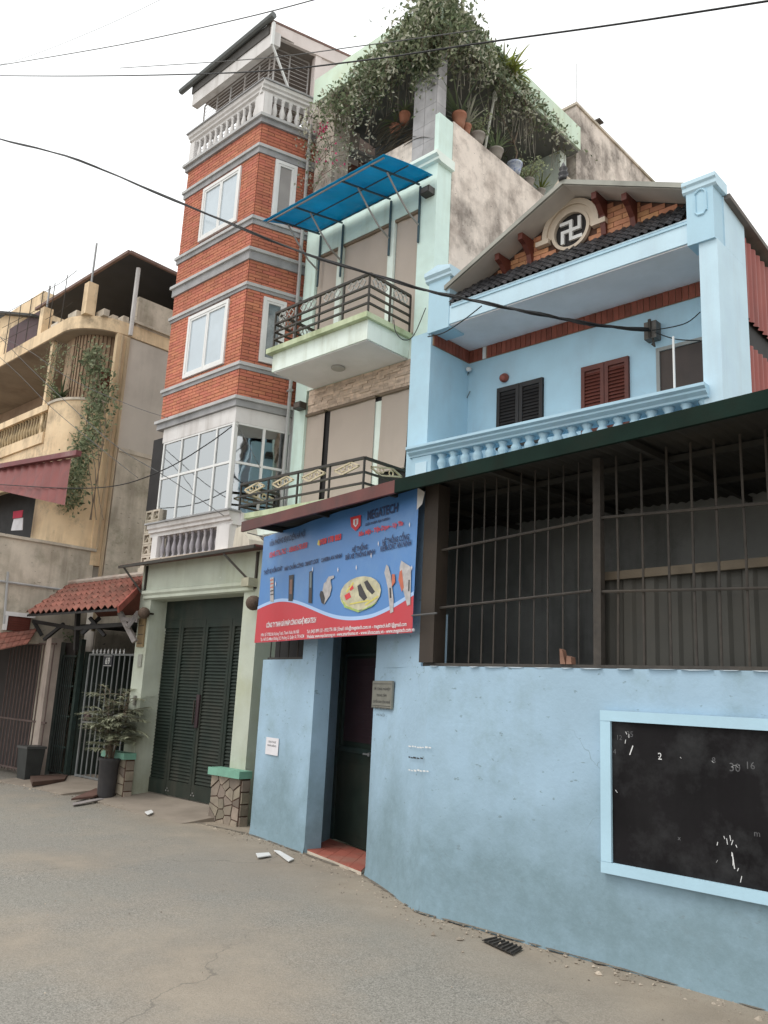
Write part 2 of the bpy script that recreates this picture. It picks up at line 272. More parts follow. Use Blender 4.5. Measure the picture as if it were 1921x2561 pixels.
# ================================================================== ground
def groundmat():
    m = bpy.data.materials.new('dusty_asphalt'); m.use_nodes = True; N = m.node_tree.nodes; L = m.node_tree.links; b = N['Principled BSDF']
    ge = N.new('ShaderNodeNewGeometry')
    def noise(sc, det=5, rg=.55):
        t = N.new('ShaderNodeTexNoise'); t.inputs['Scale'].default_value = sc; t.inputs['Detail'].default_value = det; t.inputs['Roughness'].default_value = rg; L.new(ge.outputs['Position'], t.inputs['Vector']); return t.outputs['Fac']
    def mr(f, a, c, lo=0, hi=1):
        r = N.new('ShaderNodeMapRange'); r.inputs[1].default_value = a; r.inputs[2].default_value = c; r.inputs[3].default_value = lo; r.inputs[4].default_value = hi; L.new(f, r.inputs[0]); return r.outputs[0]
    def op(o, a, c):
        t = N.new('ShaderNodeMath'); t.operation = o; t.use_clamp = o in ('ADD','MAXIMUM')
        for i, q in enumerate((a, c)):
            if isinstance(q, (int, float)): t.inputs[i].default_value = q
            else: L.new(q, t.inputs[i])
        return t.outputs[0]
    def mix(f, a, c):
        t = N.new('ShaderNodeMix'); t.data_type = 'RGBA'; L.new(f, t.inputs[0])
        for s, q in ((6, a), (7, c)):
            if isinstance(q, tuple): t.inputs[s].default_value = (*q, 1)
            else: L.new(q, t.inputs[s])
        return t.outputs[2]
    vo = N.new('ShaderNodeTexVoronoi'); vo.inputs['Scale'].default_value = 150; L.new(ge.outputs['Position'], vo.inputs['Vector'])
    sp = N.new('ShaderNodeSeparateColor'); L.new(vo.outputs['Color'], sp.inputs[0])
    agg = mix(mr(sp.outputs[0], .15, .9), (.165,.157,.138), (.36,.342,.305))          # exposed aggregate
    agg = mix(mr(noise(1.3, 6), .35, .7, 0, .5), agg, (.26,.247,.215))
    dust = mix(mr(noise(2.2, 8, .65), .3, .7), (.28,.235,.185), (.37,.315,.25))
    dust = mix(mr(sp.outputs[1], .75, 1.0, 0, .45), dust, (.2,.17,.14))
    # dust gathers along the foot of the walls and in patches
    v = N.new('ShaderNodeVectorMath'); v.operation = 'DOT_PRODUCT'; L.new(ge.outputs['Position'], v.inputs[0]); v.inputs[1].default_value = (.2, .98, 0)
    edge = mr(op('ADD_' if False else 'ADD', op('MULTIPLY', v.outputs['Value'], 1.0), 0), 0, 1) if False else v.outputs['Value']
    t = N.new('ShaderNodeMath'); t.operation = 'MULTIPLY_ADD'; L.new(noise(.9, 6), t.inputs[0]); t.inputs[1].default_value = 1.3; L.new(edge, t.inputs[2])
    near = mr(t.outputs[0], 4.05, 5.0)
    patch = mr(noise(.55, 7, .6), .44, .64, 0, .75)
    c = mix(op('MAXIMUM', near, patch), agg, dust)
    c = mix(mr(noise(2.3, 10, .72), .62, .8, 0, .35), c, (.18,.16,.138)); c = mix(mr(noise(38, 3), .72, .76, 0, .6), c, (.12,.105,.09)); c = mix(mr(noise(.35, 4), .5, .68, 0, .3), c, (.24,.225,.205))
    # hairline cracks in the old surfacing
    cv = N.new('ShaderNodeTexVoronoi'); cv.feature = 'DISTANCE_TO_EDGE'; cv.inputs['Scale'].default_value = .55
    nz = N.new('ShaderNodeTexNoise'); nz.inputs['Scale'].default_value = 3; nz.inputs['Detail'].default_value = 6; L.new(ge.outputs['Position'], nz.inputs['Vector'])
    va = N.new('ShaderNodeVectorMath'); va.operation = 'MULTIPLY_ADD'; L.new(nz.outputs['Color'], va.inputs[0]); va.inputs[1].default_value = (.5,.5,.5); L.new(ge.outputs['Position'], va.inputs[2]); L.new(va.outputs[0], cv.inputs['Vector'])
    c = mix(op('MULTIPLY', mr(cv.outputs['Distance'], .006, .001), mr(noise(.6, 3), .5, .58, 0, .55)), c, (.13,.12,.105))
    L.new(c, b.inputs['Base Color']); b.inputs['Roughness'].default_value = .92; b.inputs['Specular IOR Level'].default_value = .2
    bp = N.new('ShaderNodeBump'); bp.inputs['Strength'].default_value = .35; bp.inputs['Distance'].default_value = .006
    L.new(op('ADD', op('MULTIPLY', vo.outputs['Distance'], .6), op('MULTIPLY', noise(160, 3), .5)), bp.inputs['Height']); L.new(bp.outputs[0], b.inputs['Normal'])
    return m
GM = groundmat()
def ground_sheet():
    mb = MB(); xs = [-400,-120,-40]+[-24+.4*i for i in range(82)]+[20,60,200,400]; ys = [-400,-100,-20]+[-6+.35*i for i in range(48)]+[20,60,200,400]
    rnd = lambda x, y: .012*math.sin(x*1.7+y*.8)+.01*math.sin(x*.6-y*2.3+1)
    for y in ys:
        for x in xs:
            k = 1 if (-24 <= x <= 9 and -6 <= y <= 7.5) else 0
            f = max(0, min(1, (5.0-(y+.2*x*0.98))/1.0))*k
            mb.v.append(Vector((x, y, rnd(x, y)*f)))
    n = len(xs)
    for j in range(len(ys)-1):
        for i in range(n-1): mb.f.append((j*n+i, j*n+i+1, (j+1)*n+i+1, (j+1)*n+i))
    o = mk('ground', mb, GM, None, True, 'structure', origin=(0,0,0)); return o
ground_sheet()
apronm = mat('worn_concrete_apron', (.29,.245,.2), .92, .12, 3, .35, 30, stain=(.2,.165,.13), stain_amt=.6, stain_scale=1.3)
# concrete apron ramp before the folding gate and the number 69 gate
mb = MB(); mb.hexa([(-11.3,6.2,-.02),(-8.9,6.0,-.02),(-8.95,7.05,-.02),(-11.3,7.05,-.02),(-11.3,6.2,.006),(-8.9,6.0,.006),(-8.95,7.05,.09),(-11.3,7.05,.09)])
mk('apron', mb, apronm, None, kind='structure')
mb = MB(); mb.hexa([(-14.0,5.95,-.02),(-12.0,6.1,-.02),(-12.0,7.4,-.02),(-14.0,7.4,-.02),(-14.0,5.95,.005),(-12.0,6.1,.005),(-12.0,7.4,.1),(-14.0,7.4,.1)])
mk('apron', mb, apronm, None, kind='structure')
# ================================================================== blue perimeter wall
FA = Fr(-4.5, 5.30, 1, -.012); FB = Fr(-5.66, 5.88, 1.16, -.58); FC = Fr(-7.97, 6.36, 1.2, -.24); FD = Fr(-7.12, 6.83, .8, -.22)
WT = 1.86
wall = thing('perimeter_wall', 'pale blue rendered street wall with a blackboard hung on it and door niche', 'wall', (-4.5, 5.4, 0))
mb = MB()
plan = [FA.w(6.5,0,0), FA.w(0,0,0), FB.w(0,0,0), FB.w(.03,.22,0), FA.w(-.03,.2,0), FA.w(6.5,.2,0)]
# subdivided outer face so that the render is not ruler straight
def uneven(mbx, pa, pb, z0, z1, thick, nrm, ns, nz, amp=.006, seed=0):
    vs = []
    for j in range(nz+1):
        for i in range(ns+1):
            s = i/ns; z = z0+(z1-z0)*j/nz; p = pa.lerp(pb, s)
            a = amp*(math.sin(p.x*2.3+z*1.9+seed)+math.sin(p.x*5.1-z*3.3+seed*2))*(0 if i in (0, ns) else 1)
            foot = .02*max(0, 1-(z-z0)/.12) if z0 <= 0.01 else 0
            vs.append(Vector((p.x, p.y, z)) - nrm*(a+foot))
    n = ns+1; fs = [(j*n+i, j*n+i+1, (j+1)*n+i+1, (j+1)*n+i) for j in range(nz) for i in range(ns)]
    mbx.add(vs, fs)
    ba, bb = pa+nrm*thick, pb+nrm*thick
    top0, top1 = vs[nz*n], vs[nz*n+ns]
    for i in range(ns):
        q0, q1 = vs[nz*n+i], vs[nz*n+i+1]; r0 = ba.lerp(bb, i/ns); r1 = ba.lerp(bb, (i+1)/ns)
        mbx.quad(q0, q1, Vector((r1.x, r1.y, z1)), Vector((r0.x, r0.y, z1)))
    mbx.quad(Vector((ba.x,ba.y,z0)), Vector((bb.x,bb.y,z0)), Vector((bb.x,bb.y,z1)), Vector((ba.x,ba.y,z1)))
    for p, q in ((pa, ba), (pb, bb)): mbx.quad(Vector((p.x,p.y,z0)), Vector((q.x,q.y,z0)), Vector((q.x,q.y,z1)), Vector((p.x,p.y,z1)))
uneven(mb, FA.w(0,0,0), FA.w(6.5,0,0), -.05, WT, .2, FA.d, 60, 16)
uneven(mb, FB.w(0,0,0), FB.w(1.297,0,0), -.05, WT, .22, FB.d, 14, 16)
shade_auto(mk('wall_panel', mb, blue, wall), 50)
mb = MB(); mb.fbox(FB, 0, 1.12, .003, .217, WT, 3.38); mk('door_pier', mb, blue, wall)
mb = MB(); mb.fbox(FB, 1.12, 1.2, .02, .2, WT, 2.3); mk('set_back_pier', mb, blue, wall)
mb = MB(); random.seed(3); s_ = 0.02      # chipped pale edge along the wall top
while s_ < 6.3:
    l = random.uniform(.04,.22); mb.prism([FA.w(s_,-.016,WT+.001), FA.w(s_+l,-.016,WT+.001), FA.w(s_+l*.8,-.016,WT-random.uniform(.001,.005)), FA.w(s_+l*.3,-.016,WT-random.uniform(.001,.008))], FA.d*.06); s_ += l+random.uniform(.0,.12)
mk('chipped_edge', mb, mat('bare_lime', (.56,.65,.72), .9, .1, 9, .2), wall, kind='stuff')
# left of the door
sL0, zSill = FC.px(655, 1650); sW, _ = FC.px(757, 1640)
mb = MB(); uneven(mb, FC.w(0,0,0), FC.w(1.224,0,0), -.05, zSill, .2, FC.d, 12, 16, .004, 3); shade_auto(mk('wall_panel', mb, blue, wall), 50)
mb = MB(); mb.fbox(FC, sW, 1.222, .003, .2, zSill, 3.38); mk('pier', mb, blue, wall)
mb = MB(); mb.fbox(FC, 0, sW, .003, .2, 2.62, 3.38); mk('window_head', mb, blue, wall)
# deep left cheek of the niche
a0, a1 = FC.w(1.224, .003, 0), FD.w(-.02, 0, 0)
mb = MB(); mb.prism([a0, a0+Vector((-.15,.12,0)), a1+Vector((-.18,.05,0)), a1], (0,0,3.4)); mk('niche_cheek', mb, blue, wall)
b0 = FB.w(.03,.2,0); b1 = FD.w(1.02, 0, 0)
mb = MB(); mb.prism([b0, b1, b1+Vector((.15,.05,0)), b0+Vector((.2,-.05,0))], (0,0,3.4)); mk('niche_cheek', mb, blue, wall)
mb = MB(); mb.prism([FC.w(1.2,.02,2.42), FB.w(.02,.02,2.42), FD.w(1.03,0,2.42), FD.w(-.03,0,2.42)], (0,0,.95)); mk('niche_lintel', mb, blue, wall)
# small barred window
mb = MB(); mb.fbox(FC, -.02, sW+.02, .16, .19, zSill-.02, 2.64)
gw = mk('window', mb, dark, wall)
mb = MB()
for i in range(5): s = .04+i*(sW-.06)/4; mb.tube([FC.w(s,.07,zSill), FC.w(s,.07,2.62)], .008)
mb.fbox(FC, 0, sW, .055, .085, zSill+.001, zSill+.03)
mk('bars', mb, rust, gw)
# red tiled threshold
stp = thing('door_step', 'red clay tiled threshold before the narrow dark green door', 'step', atz(840,2150,0))
c4 = [FC.w(1.235,.03,0), FB.w(-.02,-.03,0), FD.w(1.0,-.02,0), FD.w(.0,-.02,0)]
mb = MB(); mb.prism([p+Vector((0,0,-.02)) for p in c4], (0,0,.05)); mk('base', mb, concrete, stp)
nt_ = 5
for i in range(nt_):
    for j in range(3):
        def bil(a, b): return (c4[0].lerp(c4[1], a)).lerp(c4[3].lerp(c4[2], a), b)
        g = .012
        q = [bil((i+g)/nt_,(j+g)/3), bil((i+1-g)/nt_,(j+g)/3), bil((i+1-g)/nt_,(j+1-g)/3), bil((i+g)/nt_,(j+1-g)/3)]
        mb = MB(); mb.prism([p+Vector((0,0,.028)) for p in q], (0,0,.012+random.uniform(-.002,.002)))
        mk('tile', mb, mat('red_floor_tile', (.34,.10,.07), .7, .15, 5, .2, island=.12, stain=(.3,.2,.15), stain_amt=.7), stp)
# narrow metal door
door = thing('entrance_door', 'narrow dark green sheet metal door with barred upper half, set in blue niche', 'door', FD.w(.5,0,0))
mb = MB(); mb.fbox(FD, .0, .06, -.02, .05, .04, 2.42); mb.fbox(FD, .94, 1.0, -.02, .05, .04, 2.42); mb.fbox(FD, .06, .94, -.02, .05, 2.36, 2.42); mk('frame', mb, darkmetal, door)
mb = MB(); mb.fbox(FD, .065, .935, .012, .03, .045, 2.35); mk('backing_sheet', mb, gategreen, door)
mb = MB(); mb.fbox(FD, .07, .93, -.008, .01, .05, .98); mb.fbox(FD, .16, .84, -.016, -.009, .15, .88); mk('lower_panel', mb, gategreen, door)
mb = MB(); mb.fbox(FD, .07, .93, -.014, .008, .985, 1.04); mk('lock_rail', mb, darkmetal, door)
purplish = mat('dull_maroon_sheet', (.035,.018,.022), .5, .2, 5, .05)
mb = MB(); mb.fbox(FD, .14, .86, .002, .009, 1.1, 2.0); mk('upper_panel', mb, purplish, door)
for i in range(11):
    z = 1.16+i*.075; mb = MB(); mb.fbox(FD, .16, .84, -.01, .0, z, z+.018); mk('slat', mb, purplish, door)
mb = MB(); mb.fbox(FD, .12, .14, -.02, .01, 1.05, 2.05); mb.fbox(FD, .86, .88, -.02, .01, 1.05, 2.05); mb.fbox(FD, .14, .86, -.02, .01, 2.03, 2.05); mk('grille_frame', mb, darkmetal, door)
mb = MB(); mb.lathe(FD.w(.83,-.02,1.0), [(.02,0),(.02,.05),(.008,.05)], 8, (-FD.d)); mb.bar(FD.w(.83,-.065,1.0), FD.w(.72,-.065,1.0), .016); mk('handle', mb, steel, door)
# plaque and notices
def text_mb(txt, size, fr, s, z, d, align='LEFT', wf=lambda s, z: 0, width=None, bold=0, skew=0):
    cu = bpy.data.curves.new('t', 'FONT'); cu.body = txt; cu.size = size; cu.align_x = align; cu.resolution_u = 2; cu.offset = bold; cu.shear = skew
    ob = bpy.data.objects.new('t', cu); scene.collection.objects.link(ob)
    dg = bpy.context.evaluated_depsgraph_get(); dg.update(); me = bpy.data.meshes.new_from_object(ob.evaluated_get(dg))
    bpy.data.objects.remove(ob); mb = MB()
    vs = [v.co.copy() for v in me.vertices]
    if width and vs:
        w0 = max(v.x for v in vs)-min(v.x for v in vs); k = width/max(w0, 1e-6)
        for v in vs: v.x *= k
    mb.v = [fr.w(s+v.x, d+wf(s+v.x, z+v.y), z+v.y) for v in vs]; mb.f = [tuple(p.vertices) for p in me.polygons]
    bpy.data.meshes.remove(me); return mb
ink = mat('dark_ink', (.03,.03,.035), .7, .1, 10, 0)
s0, z1 = FB.px(938, 1703); s1, z0 = FB.px(984, 1774)
pq = thing('wall_plaque', 'small grey metal name plaque screwed to blue wall beside the door', 'plaque', FB.w((s0+s1)/2, 0, z0))
mb = MB(); mb.fbox(FB, s0, s1, -.022, -.004, z0, z1); mk('plate', mb, mat('plaque_grey', (.24,.235,.2), .45, .12, 12, .05, metal=.3), pq)
for i, t in enumerate(['SỞ CÔNG NGHIỆP', 'TRUNG TÂM', 'CHUYỂN GIAO CÔNG NGHỆ', 'VÀ THIẾT BỊ AN NINH', 'HÀ NỘI']):
    mk('lettering', text_mb(t, .032, FB, (s0+s1)/2, z1-.085-.058*i, -.0235, 'CENTER', width=(s1-s0)*(.84, .5, .88, .9, .4)[i]), ink, pq)
mb = MB(); mb.fbox(FB, s0+.02, s1-.02, -.0235, -.022, z1-.03, z1-.026); mb.fbox(FB, s0+.02, s1-.02, -.0235, -.022, z0+.02, z0+.024); mk('rule', mb, ink, pq)
s0, z1 = FC.px(669, 1843); s1, z0 = FC.px(697, 1891)
pn = thing('paper_notice', 'small white paper notice pasted on blue wall left of the door niche', 'notice', FC.w(s0, 0, z0))
mb = MB(); mb.fbox(FC, s0, s1, -.014, -.011, z0, z1); mk('sheet', mb, mat('paper_white', (.75,.73,.76), .9, .04, 10, .05), pn)
mk('lettering', text_mb('CHO THUÊ', .03, FC, (s0+s1)/2, z0+.13, -.0155, 'CENTER', width=(s1-s0)*.6), ink, pn); mk('lettering', text_mb('NHÀ RIÊNG', .03, FC, (s0+s1)/2, z0+.09, -.0155, 'CENTER', width=(s1-s0)*.7), ink, pn)
# worn stencilled lines on the wall
def on_wall_strip(u, v): 
    s, z = FB.px(u, v)
    return (FB, s, z) if s < 1.297 else (FA, FA.px(u, v)[0], FA.px(u, v)[1])
mb = MB(); mb2 = MB()
for v, m_, L_ in ((1868, mb, 50), (1895, mb2, 34), (1927, mb, 48)):
    u = 1025
    while u < 1025+L_:
        l = random.uniform(3, 7); fr = FB; s, z = FB.px(u, v+random.uniform(-1, 1)+(u-1025)*.08); s1_, z_ = FB.px(u+l, v)
        if s1_ > 1.29: fr = FA; s, z = FA.px(u, v+random.uniform(-1, 1)+(u-1025)*.08); s1_, z_ = FA.px(u+l, v)
        if s1_-s > .1 or s1_ < s: break
        m_.fbox(fr, s, s1_, -.012, -.0105, z, z+random.uniform(.008, .014)); u += l+random.uniform(1, 3)
mk('stencil_mark', mb, white, wall, kind='stuff')
mk('stencil_mark', mb2, ink, wall, kind='stuff')
# blackboard
bbs, bbz1 = FA.px(1535, 1804); _, bbz0 = FA.px(1543, 2157); bs1 = bbs+1.9
bb = thing('blackboard', 'chalk scrawled blackboard in a pale blue frame on street wall', 'blackboard', FA.w(bbs+.9, 0, bbz0))
mb = MB(); mb.fbox(FA, bbs-.005, bs1+.005, -.026, -.012, bbz0-.005, bbz1+.005); mk('board', mb, blackb, bb)
for nm, q in (('top',(bbs-.075,bs1+.075,bbz1,bbz1+.07)),('bottom',(bbs-.075,bs1+.075,bbz0-.07,bbz0)),('left',(bbs-.075,bbs,bbz0,bbz1)),('right',(bs1,bs1+.075,bbz0,bbz1))):
    mb = MB(); k = .002 if nm in ('left','right') else 0
    mb.fbox(FA, q[0], q[1], -.05+k, -.012, q[2]+.001, q[3]-.001); mk('frame_bar', mb, bluehi, bb)
mb = MB()
def stroke(u0, v0, u1, v1, wd=.004):
    (a, za), (b, zb) = FA.px(u0, v0), FA.px(u1, v1); mb.bar(FA.w(a,-.0265,za), FA.w(b,-.0265,zb), wd, .001)
for u, v in ((1815,2090),(1822,2096),(1830,2088),(1838,2100),(1845,2112),(1800,2105),(1835,2130),(1838,2150),(1800,2150),(1852,2170),(1860,2190),(1570,1830),(1578,1836),(1570,1850)):
    stroke(u, v, u+random.uniform(-4,4), v+random.uniform(6,16))
stroke(1836, 2132, 1842, 2172, .006); stroke(1588,1865,1580,1888,.007); stroke(1652,1892,1658,1894,.008); stroke(1706,1893,1710,1897,.009); stroke(1545,1975,1550,1982,.014); stroke(1785,1903,1790,1907,.006)
for k in range(5): stroke(1835+k*4, 1915+random.uniform(-5,5), 1839+k*4, 1918+random.uniform(-5,5), .004)
mk('chalk_mark', mb, chalk, bb, kind='stuff')
dust = mat('faint_chalk', (.11,.11,.115), .95, .3, 30, 0)
for t, u, v, hh, m_ in (('2',1650,1899,.06,chalk),('8',1785,1908,.05,dust),('30',1828,1928,.07,dust),('16',1868,1922,.06,dust),('12',1546,1850,.045,dust),('4',1538,1886,.05,dust),('35',1572,1842,.05,dust),('m',1890,2090,.05,dust),('x',1700,2100,.04,dust)):
    s_, z_ = FA.px(u, v); mk('chalk_figure', text_mb(t, hh, FA, s_, z_, -.0268), m_, bb)
# ================================================================== lean-to roof with fascia
FZ = 3.285; RT = 3.39
fpl = [Vector((1.9,4.4,0)), Vector((-1.57,4.74,0)), Vector((-4.70,5.08,0)), Vector((-7.49,5.52,0))]
def fascia_y(x):
    for a, b in zip(fpl, fpl[1:]):
        if b.x <= x: return a.y+(b.y-a.y)*(x-a.x)/(b.x-a.x)
    return fpl[-1].y
lr = thing('lean_to_roof', 'low dark corrugated lean-to roof over the barred yard behind the blue wall', 'roof', (-3, 6, FZ))
mb = MB(); n = 330; rows = 5; x0, x1 = -7.51, 1.9
for j in range(rows+1):
    for i in range(n+1):
        x = x0+(x1-x0)*i/n; yb = 7.36; yf = fascia_y(x)+.03; t = j/rows
        mb.v.append(Vector((x, yf+(yb-yf)*t, FZ+.118+.07*t+.011*math.sin(x*2*math.pi/.09))))
mb.f += [(j*(n+1)+i, j*(n+1)+i+1, (j+1)*(n+1)+i+1, (j+1)*(n+1)+i) for j in range(rows) for i in range(n)]
mk('roof_sheet', mb, darksheet, lr, True)
def fas(a, b, m_, nm='fascia'):
    mb = MB(); nrm = Vector((0,.03,0)); k_ = Vector((0,0,.022)); h_ = Vector((0,0,.135)); mb.hexa([a+k_, b+k_, b+nrm+k_, a+nrm+k_, a+h_, b+h_, b+nrm+h_, a+nrm+h_]); return mk(nm, mb, m_, lr)
P = [p+Vector((0,0,FZ)) for p in fpl]; cut = P[2].lerp(P[3], .03)
fas(P[1], P[0], greenfascia); fas(P[2], P[1], greenfascia); fas(cut, P[2], greenfascia); fas(P[3], cut, brownpaint, 'rusty_fascia')
for x in (-7.3,-6.2,-5.0,-3.8,-2.6,-1.4,-.2,1.0):
    mb = MB(); mb.bar((x, fascia_y(x)+.05, FZ+.08), (x, 7.27, FZ+.13), .04, .045); mk('rafter', mb, darksheet, lr)
for t in (.3, .65):
    mb = MB(); mb.bar((-7.4, fascia_y(-7.4)+(7.36-fascia_y(-7.4))*t, FZ+.08+.06*t), (1.8, fascia_y(1.8)+(7.36-fascia_y(1.8))*t, FZ+.08+.06*t), .04, .04); mk('purlin', mb, darksheet, lr)
# yard interior
yd = thing('yard_shed', 'dim shed interior with brown sheet walls behind the barred opening', 'shed', (-2, 7.3, 0))
mb = MB(); mb.box(-6.78, 1.8, 7.28, 7.34, 0, 3.7); mk('back_wall', mb, mat('dim_brown_board', (.27,.275,.27), .85, .2, 2, .2, stain=(.16,.165,.16), stain_amt=.7, streak=(.03,.03,.027), streak_amt=.6), yd)
mb = MB(); mb.box(1.75, 1.81, 5.5, 7.27, 0, 3.38); mk('side_wall', mb, darksheet, yd)
mb = MB(); mb.box(-4.0, -2.6, 7.2, 7.27, 0, 2.6); mk('inner_door', mb, darkwood, yd)
p = at(1060,1490,6.6); q = at(1112,1600,6.6); mb = MB(); mb.prism([(p.x,6.6,q.z-.35),(q.x,6.6,q.z-.3),(q.x,6.6,p.z-.35),(q.x-.12,6.6,p.z),(p.x,6.6,p.z+.03)], (0,.04,0)); mk('pale_panel', mb, bluehi, yd)
# window grille on the wall
gr = thing('window_grille', 'rusty vertical iron bars filling the opening above the blue street wall', 'grille', FA.w(1.5,.1,WT))
def ps(zx, zy): return FA.px(1000+zx/1.8013, 1150+zy/1.8013)
for zx in (220,283,338,392,447,506,571,634,703,773,948,1065,1185,1300,1410,1535,1655,1780,1910,2040,2180):
    s, _ = ps(zx, 600); 
    mb = MB(); mb.tube([FA.w(s, .1, WT-.02), FA.w(s+random.uniform(-.006,.006), .1+random.uniform(-.01,.01), (WT+FZ)/2), FA.w(s, .1, RT)], .0062 if zx < 850 else .0085, 6)
    mk('bar', mb, rust, gr)
def rail(za, zb, r=.011):
    (a, h), (b, k) = ps(*za), ps(*zb); mb = MB(); mb.tube([FA.w(a,.088,h), FA.w(b,.088,k)], r, 6); mk('rail', mb, rust, gr)
rail((150,662),(835,583)); rail((150,402),(850,258)); rail((862,588),(2200,556)); rail((862,252),(2200,132))
for zx, wd, m_ in ((848, .06, rust), (836, .035, rust)):
    s, _ = ps(zx, 600); mb = MB(); mb.fbox(FA, s, s+wd, .07 if wd > .05 else .12, .13 if wd > .05 else .16, WT-.01, RT); mk('post', mb, m_, gr)
mb = MB(); mb.fbox(FA, -.12, 6.2, .06, .15, WT+.002, WT+.028); mk('sill_rail', mb, rust, gr)
s0, _ = FA.px(1054, 1500); s1, _ = FA.px(1084, 1500)
o = mk('timber_post', MB().fbox(FA, s0-.02, s1, .02, .17, WT+.03, RT), mat('dark_brown_post', (.04,.03,.023), .7, .2, 5, .1, stain=(.07,.055,.04), stain_amt=.4)); tag(o, 'dark brown square post carrying the lean-to roof beside the banner', 'post')
# corrugated panel behind the right half of the grille
cp = thing('sheet_metal_panel', 'grey brown corrugated sheet panel with timber edge standing behind the bars', 'panel', FA.w(2.5,.3,0))
s0, zt = FA.px(1462, 1440); s1 = 6.1
mb = MB(); n = 220
for i in range(n+1):
    s = s0+(s1-s0)*i/n; d = .26+.012*(1 if (i//4)%2 else -1); mb.v += [FA.w(s,d,.02), FA.w(s,d,zt+.02*(s-s0))]
mb.f += [(2*i, 2*i+2, 2*i+3, 2*i+1) for i in range(n)]; mk('sheet', mb, greysheet, cp)
timber = mat('weathered_timber', (.13,.105,.075), .8, .2, 8, .2, stain=(.12,.09,.06), stain_amt=.5)
mb = MB(); mb.bar(FA.w(s0-.03,.22,zt+.02), FA.w(s1,.22,zt+.02+.02*(s1-s0)), .03, .06); mk('top_batten', mb, timber, cp)
mb = MB(); mb.bar(FA.w(s0,.225,WT), FA.w(s0,.225,zt-.01), .05, .03); mk('side_batten', mb, timber, cp)
# brick scraps on the sill
s, z = FA.px(1395, 1660)
o = mk('broken_brick', MB().prism([FA.w(s-.012,.05,WT+.03), FA.w(s+.03,.05,WT+.03), FA.w(s+.005,.05,WT+.13), FA.w(s-.018,.05,WT+.14)], FA.d*.05), mat('old_brick', (.24,.13,.09), .85, .2, 12, .2)); tag(o, 'broken brown brick piece leaning on the sill behind the bars', 'brick')
o = mk('broken_brick', MB().prism([FA.w(s+.04,.045,WT+.03), FA.w(s+.085,.045,WT+.03), FA.w(s+.08,.045,WT+.08), FA.w(s+.045,.045,WT+.09)], FA.d*.06), MATS['old_brick']); tag(o, 'low stub of brown brick on the sill beside the leaning piece', 'brick')
# ================================================================== advertising banner
FN = Fr(-7.81, 6.08, 3.14, -.815); BW, BZ0, BZ1 = 3.244, 2.13, 3.375
bn = thing('advertising_banner', 'blue and red vinyl banner for security devices hung above the narrow door', 'banner', FN.w(BW/2, 0, BZ0))
wf = lambda s, z: .016*math.sin(s*2.1+.7)+.006*math.sin(s*5.3+z*2.6)+.02*max(0, (z-3.2)/.2)*math.sin(s*9)*.35
def sheet(u0f, z0f, z1f, m_, d, nm, ns=78, nz=20, back=True):
    mb = MB()
    for j in range(nz+1):
        for i in range(ns+1):
            s = BW*i/ns; za, zb = z0f(s/BW), z1f(s/BW); z = za+(zb-za)*j/nz; mb.v.append(FN.w(s, wf(s,z)+d, z))
    mb.f += [(j*(ns+1)+i, j*(ns+1)+i+1, (j+1)*(ns+1)+i+1, (j+1)*(ns+1)+i) for j in range(nz) for i in range(ns)]
    return mk(nm, mb, m_, bn, True)
vin = dict(rough=.4, var=.05, scale=1.5, bump=.12, bscale=8, spec=.4)
bblue = mat('banner_blue', (.075,.215,.50), stain=(.15,.30,.52), stain_amt=.6, stain_scale=1.2, **vin); bred = mat('banner_red', (.50,.03,.045), **vin); bpale = mat('banner_pale_blue', (.36,.52,.78), **vin)
wave = lambda t: BZ0+.30+.14*math.sin(t*5.6+.65)-.02*t + .09*max(0,t-.8)*5*.4
sheet(0, lambda t: BZ0, lambda t: BZ1+.0*t, bblue, 0, 'vinyl_sheet')
sheet(0, lambda t: wave(t), lambda t: wave(t)+.035, bpale, -.005, 'pale_swoosh', nz=2)
sheet(0, lambda t: BZ0+.001, lambda t: wave(t), bred, -.004, 'red_field', nz=6)
bdark = mat('banner_navy_ink', (.012,.03,.10), .5, .05, 4, 0); bredi = mat('banner_red_ink', (.62,.035,.045), .5, .05, 4, 0); bwhite = mat('banner_white_ink', (.72,.70,.72), .5, .04, 4, 0)
def bt(t, size, s, z, m_, width=None, align='LEFT', bold=.0):
    mk('lettering', text_mb(t, size, FN, s, z, -.0085, align, wf, width, bold), m_, bn, kind='stuff' if len(t) > 45 else None)
def bp_(u, v): return FN.px(u, v)
def btp(t, u0, v0, u1, v1, hpx, m_, bold=.002):   # one printed line between two measured points
    (s, z), (s1_, z1_) = bp_(u0, v0), bp_(u1, v1); bt(t, abs(bp_(u0, v0)[1]-bp_(u0, v0-hpx)[1])*1.35, s, (z+z1_)/2, m_, s1_-s, bold=bold)
btp('VĂN PHÒNG ĐẠI DIỆN HÀ NỘI', 672, 1367, 764, 1340, 13, bdark); btp('0243.776.762 - 0868.678.858', 672, 1394, 769, 1370, 13, bredi)
btp('0938 178 883', 803, 1364, 859, 1350, 14, bredi, .004)
btp('MEGATECH', 920, 1308, 995, 1272, 22, bdark, .004); btp('GIẢI PHÁP AN NINH', 915, 1316, 975, 1300, 6, bdark, .001); btp('Bảo Mật - Tiện Dụng - Uy Tín', 900, 1341, 1008, 1314, 11, bredi)
btp('THIẾT BỊ KIỂM SOÁT', 657, 1437, 705, 1426, 10, bdark); btp('MÁY CHẤM CÔNG - SMART LOCK', 711, 1427, 800, 1408, 10, bdark); btp('CAMERA AN NINH', 807, 1408, 860, 1394, 10, bdark)
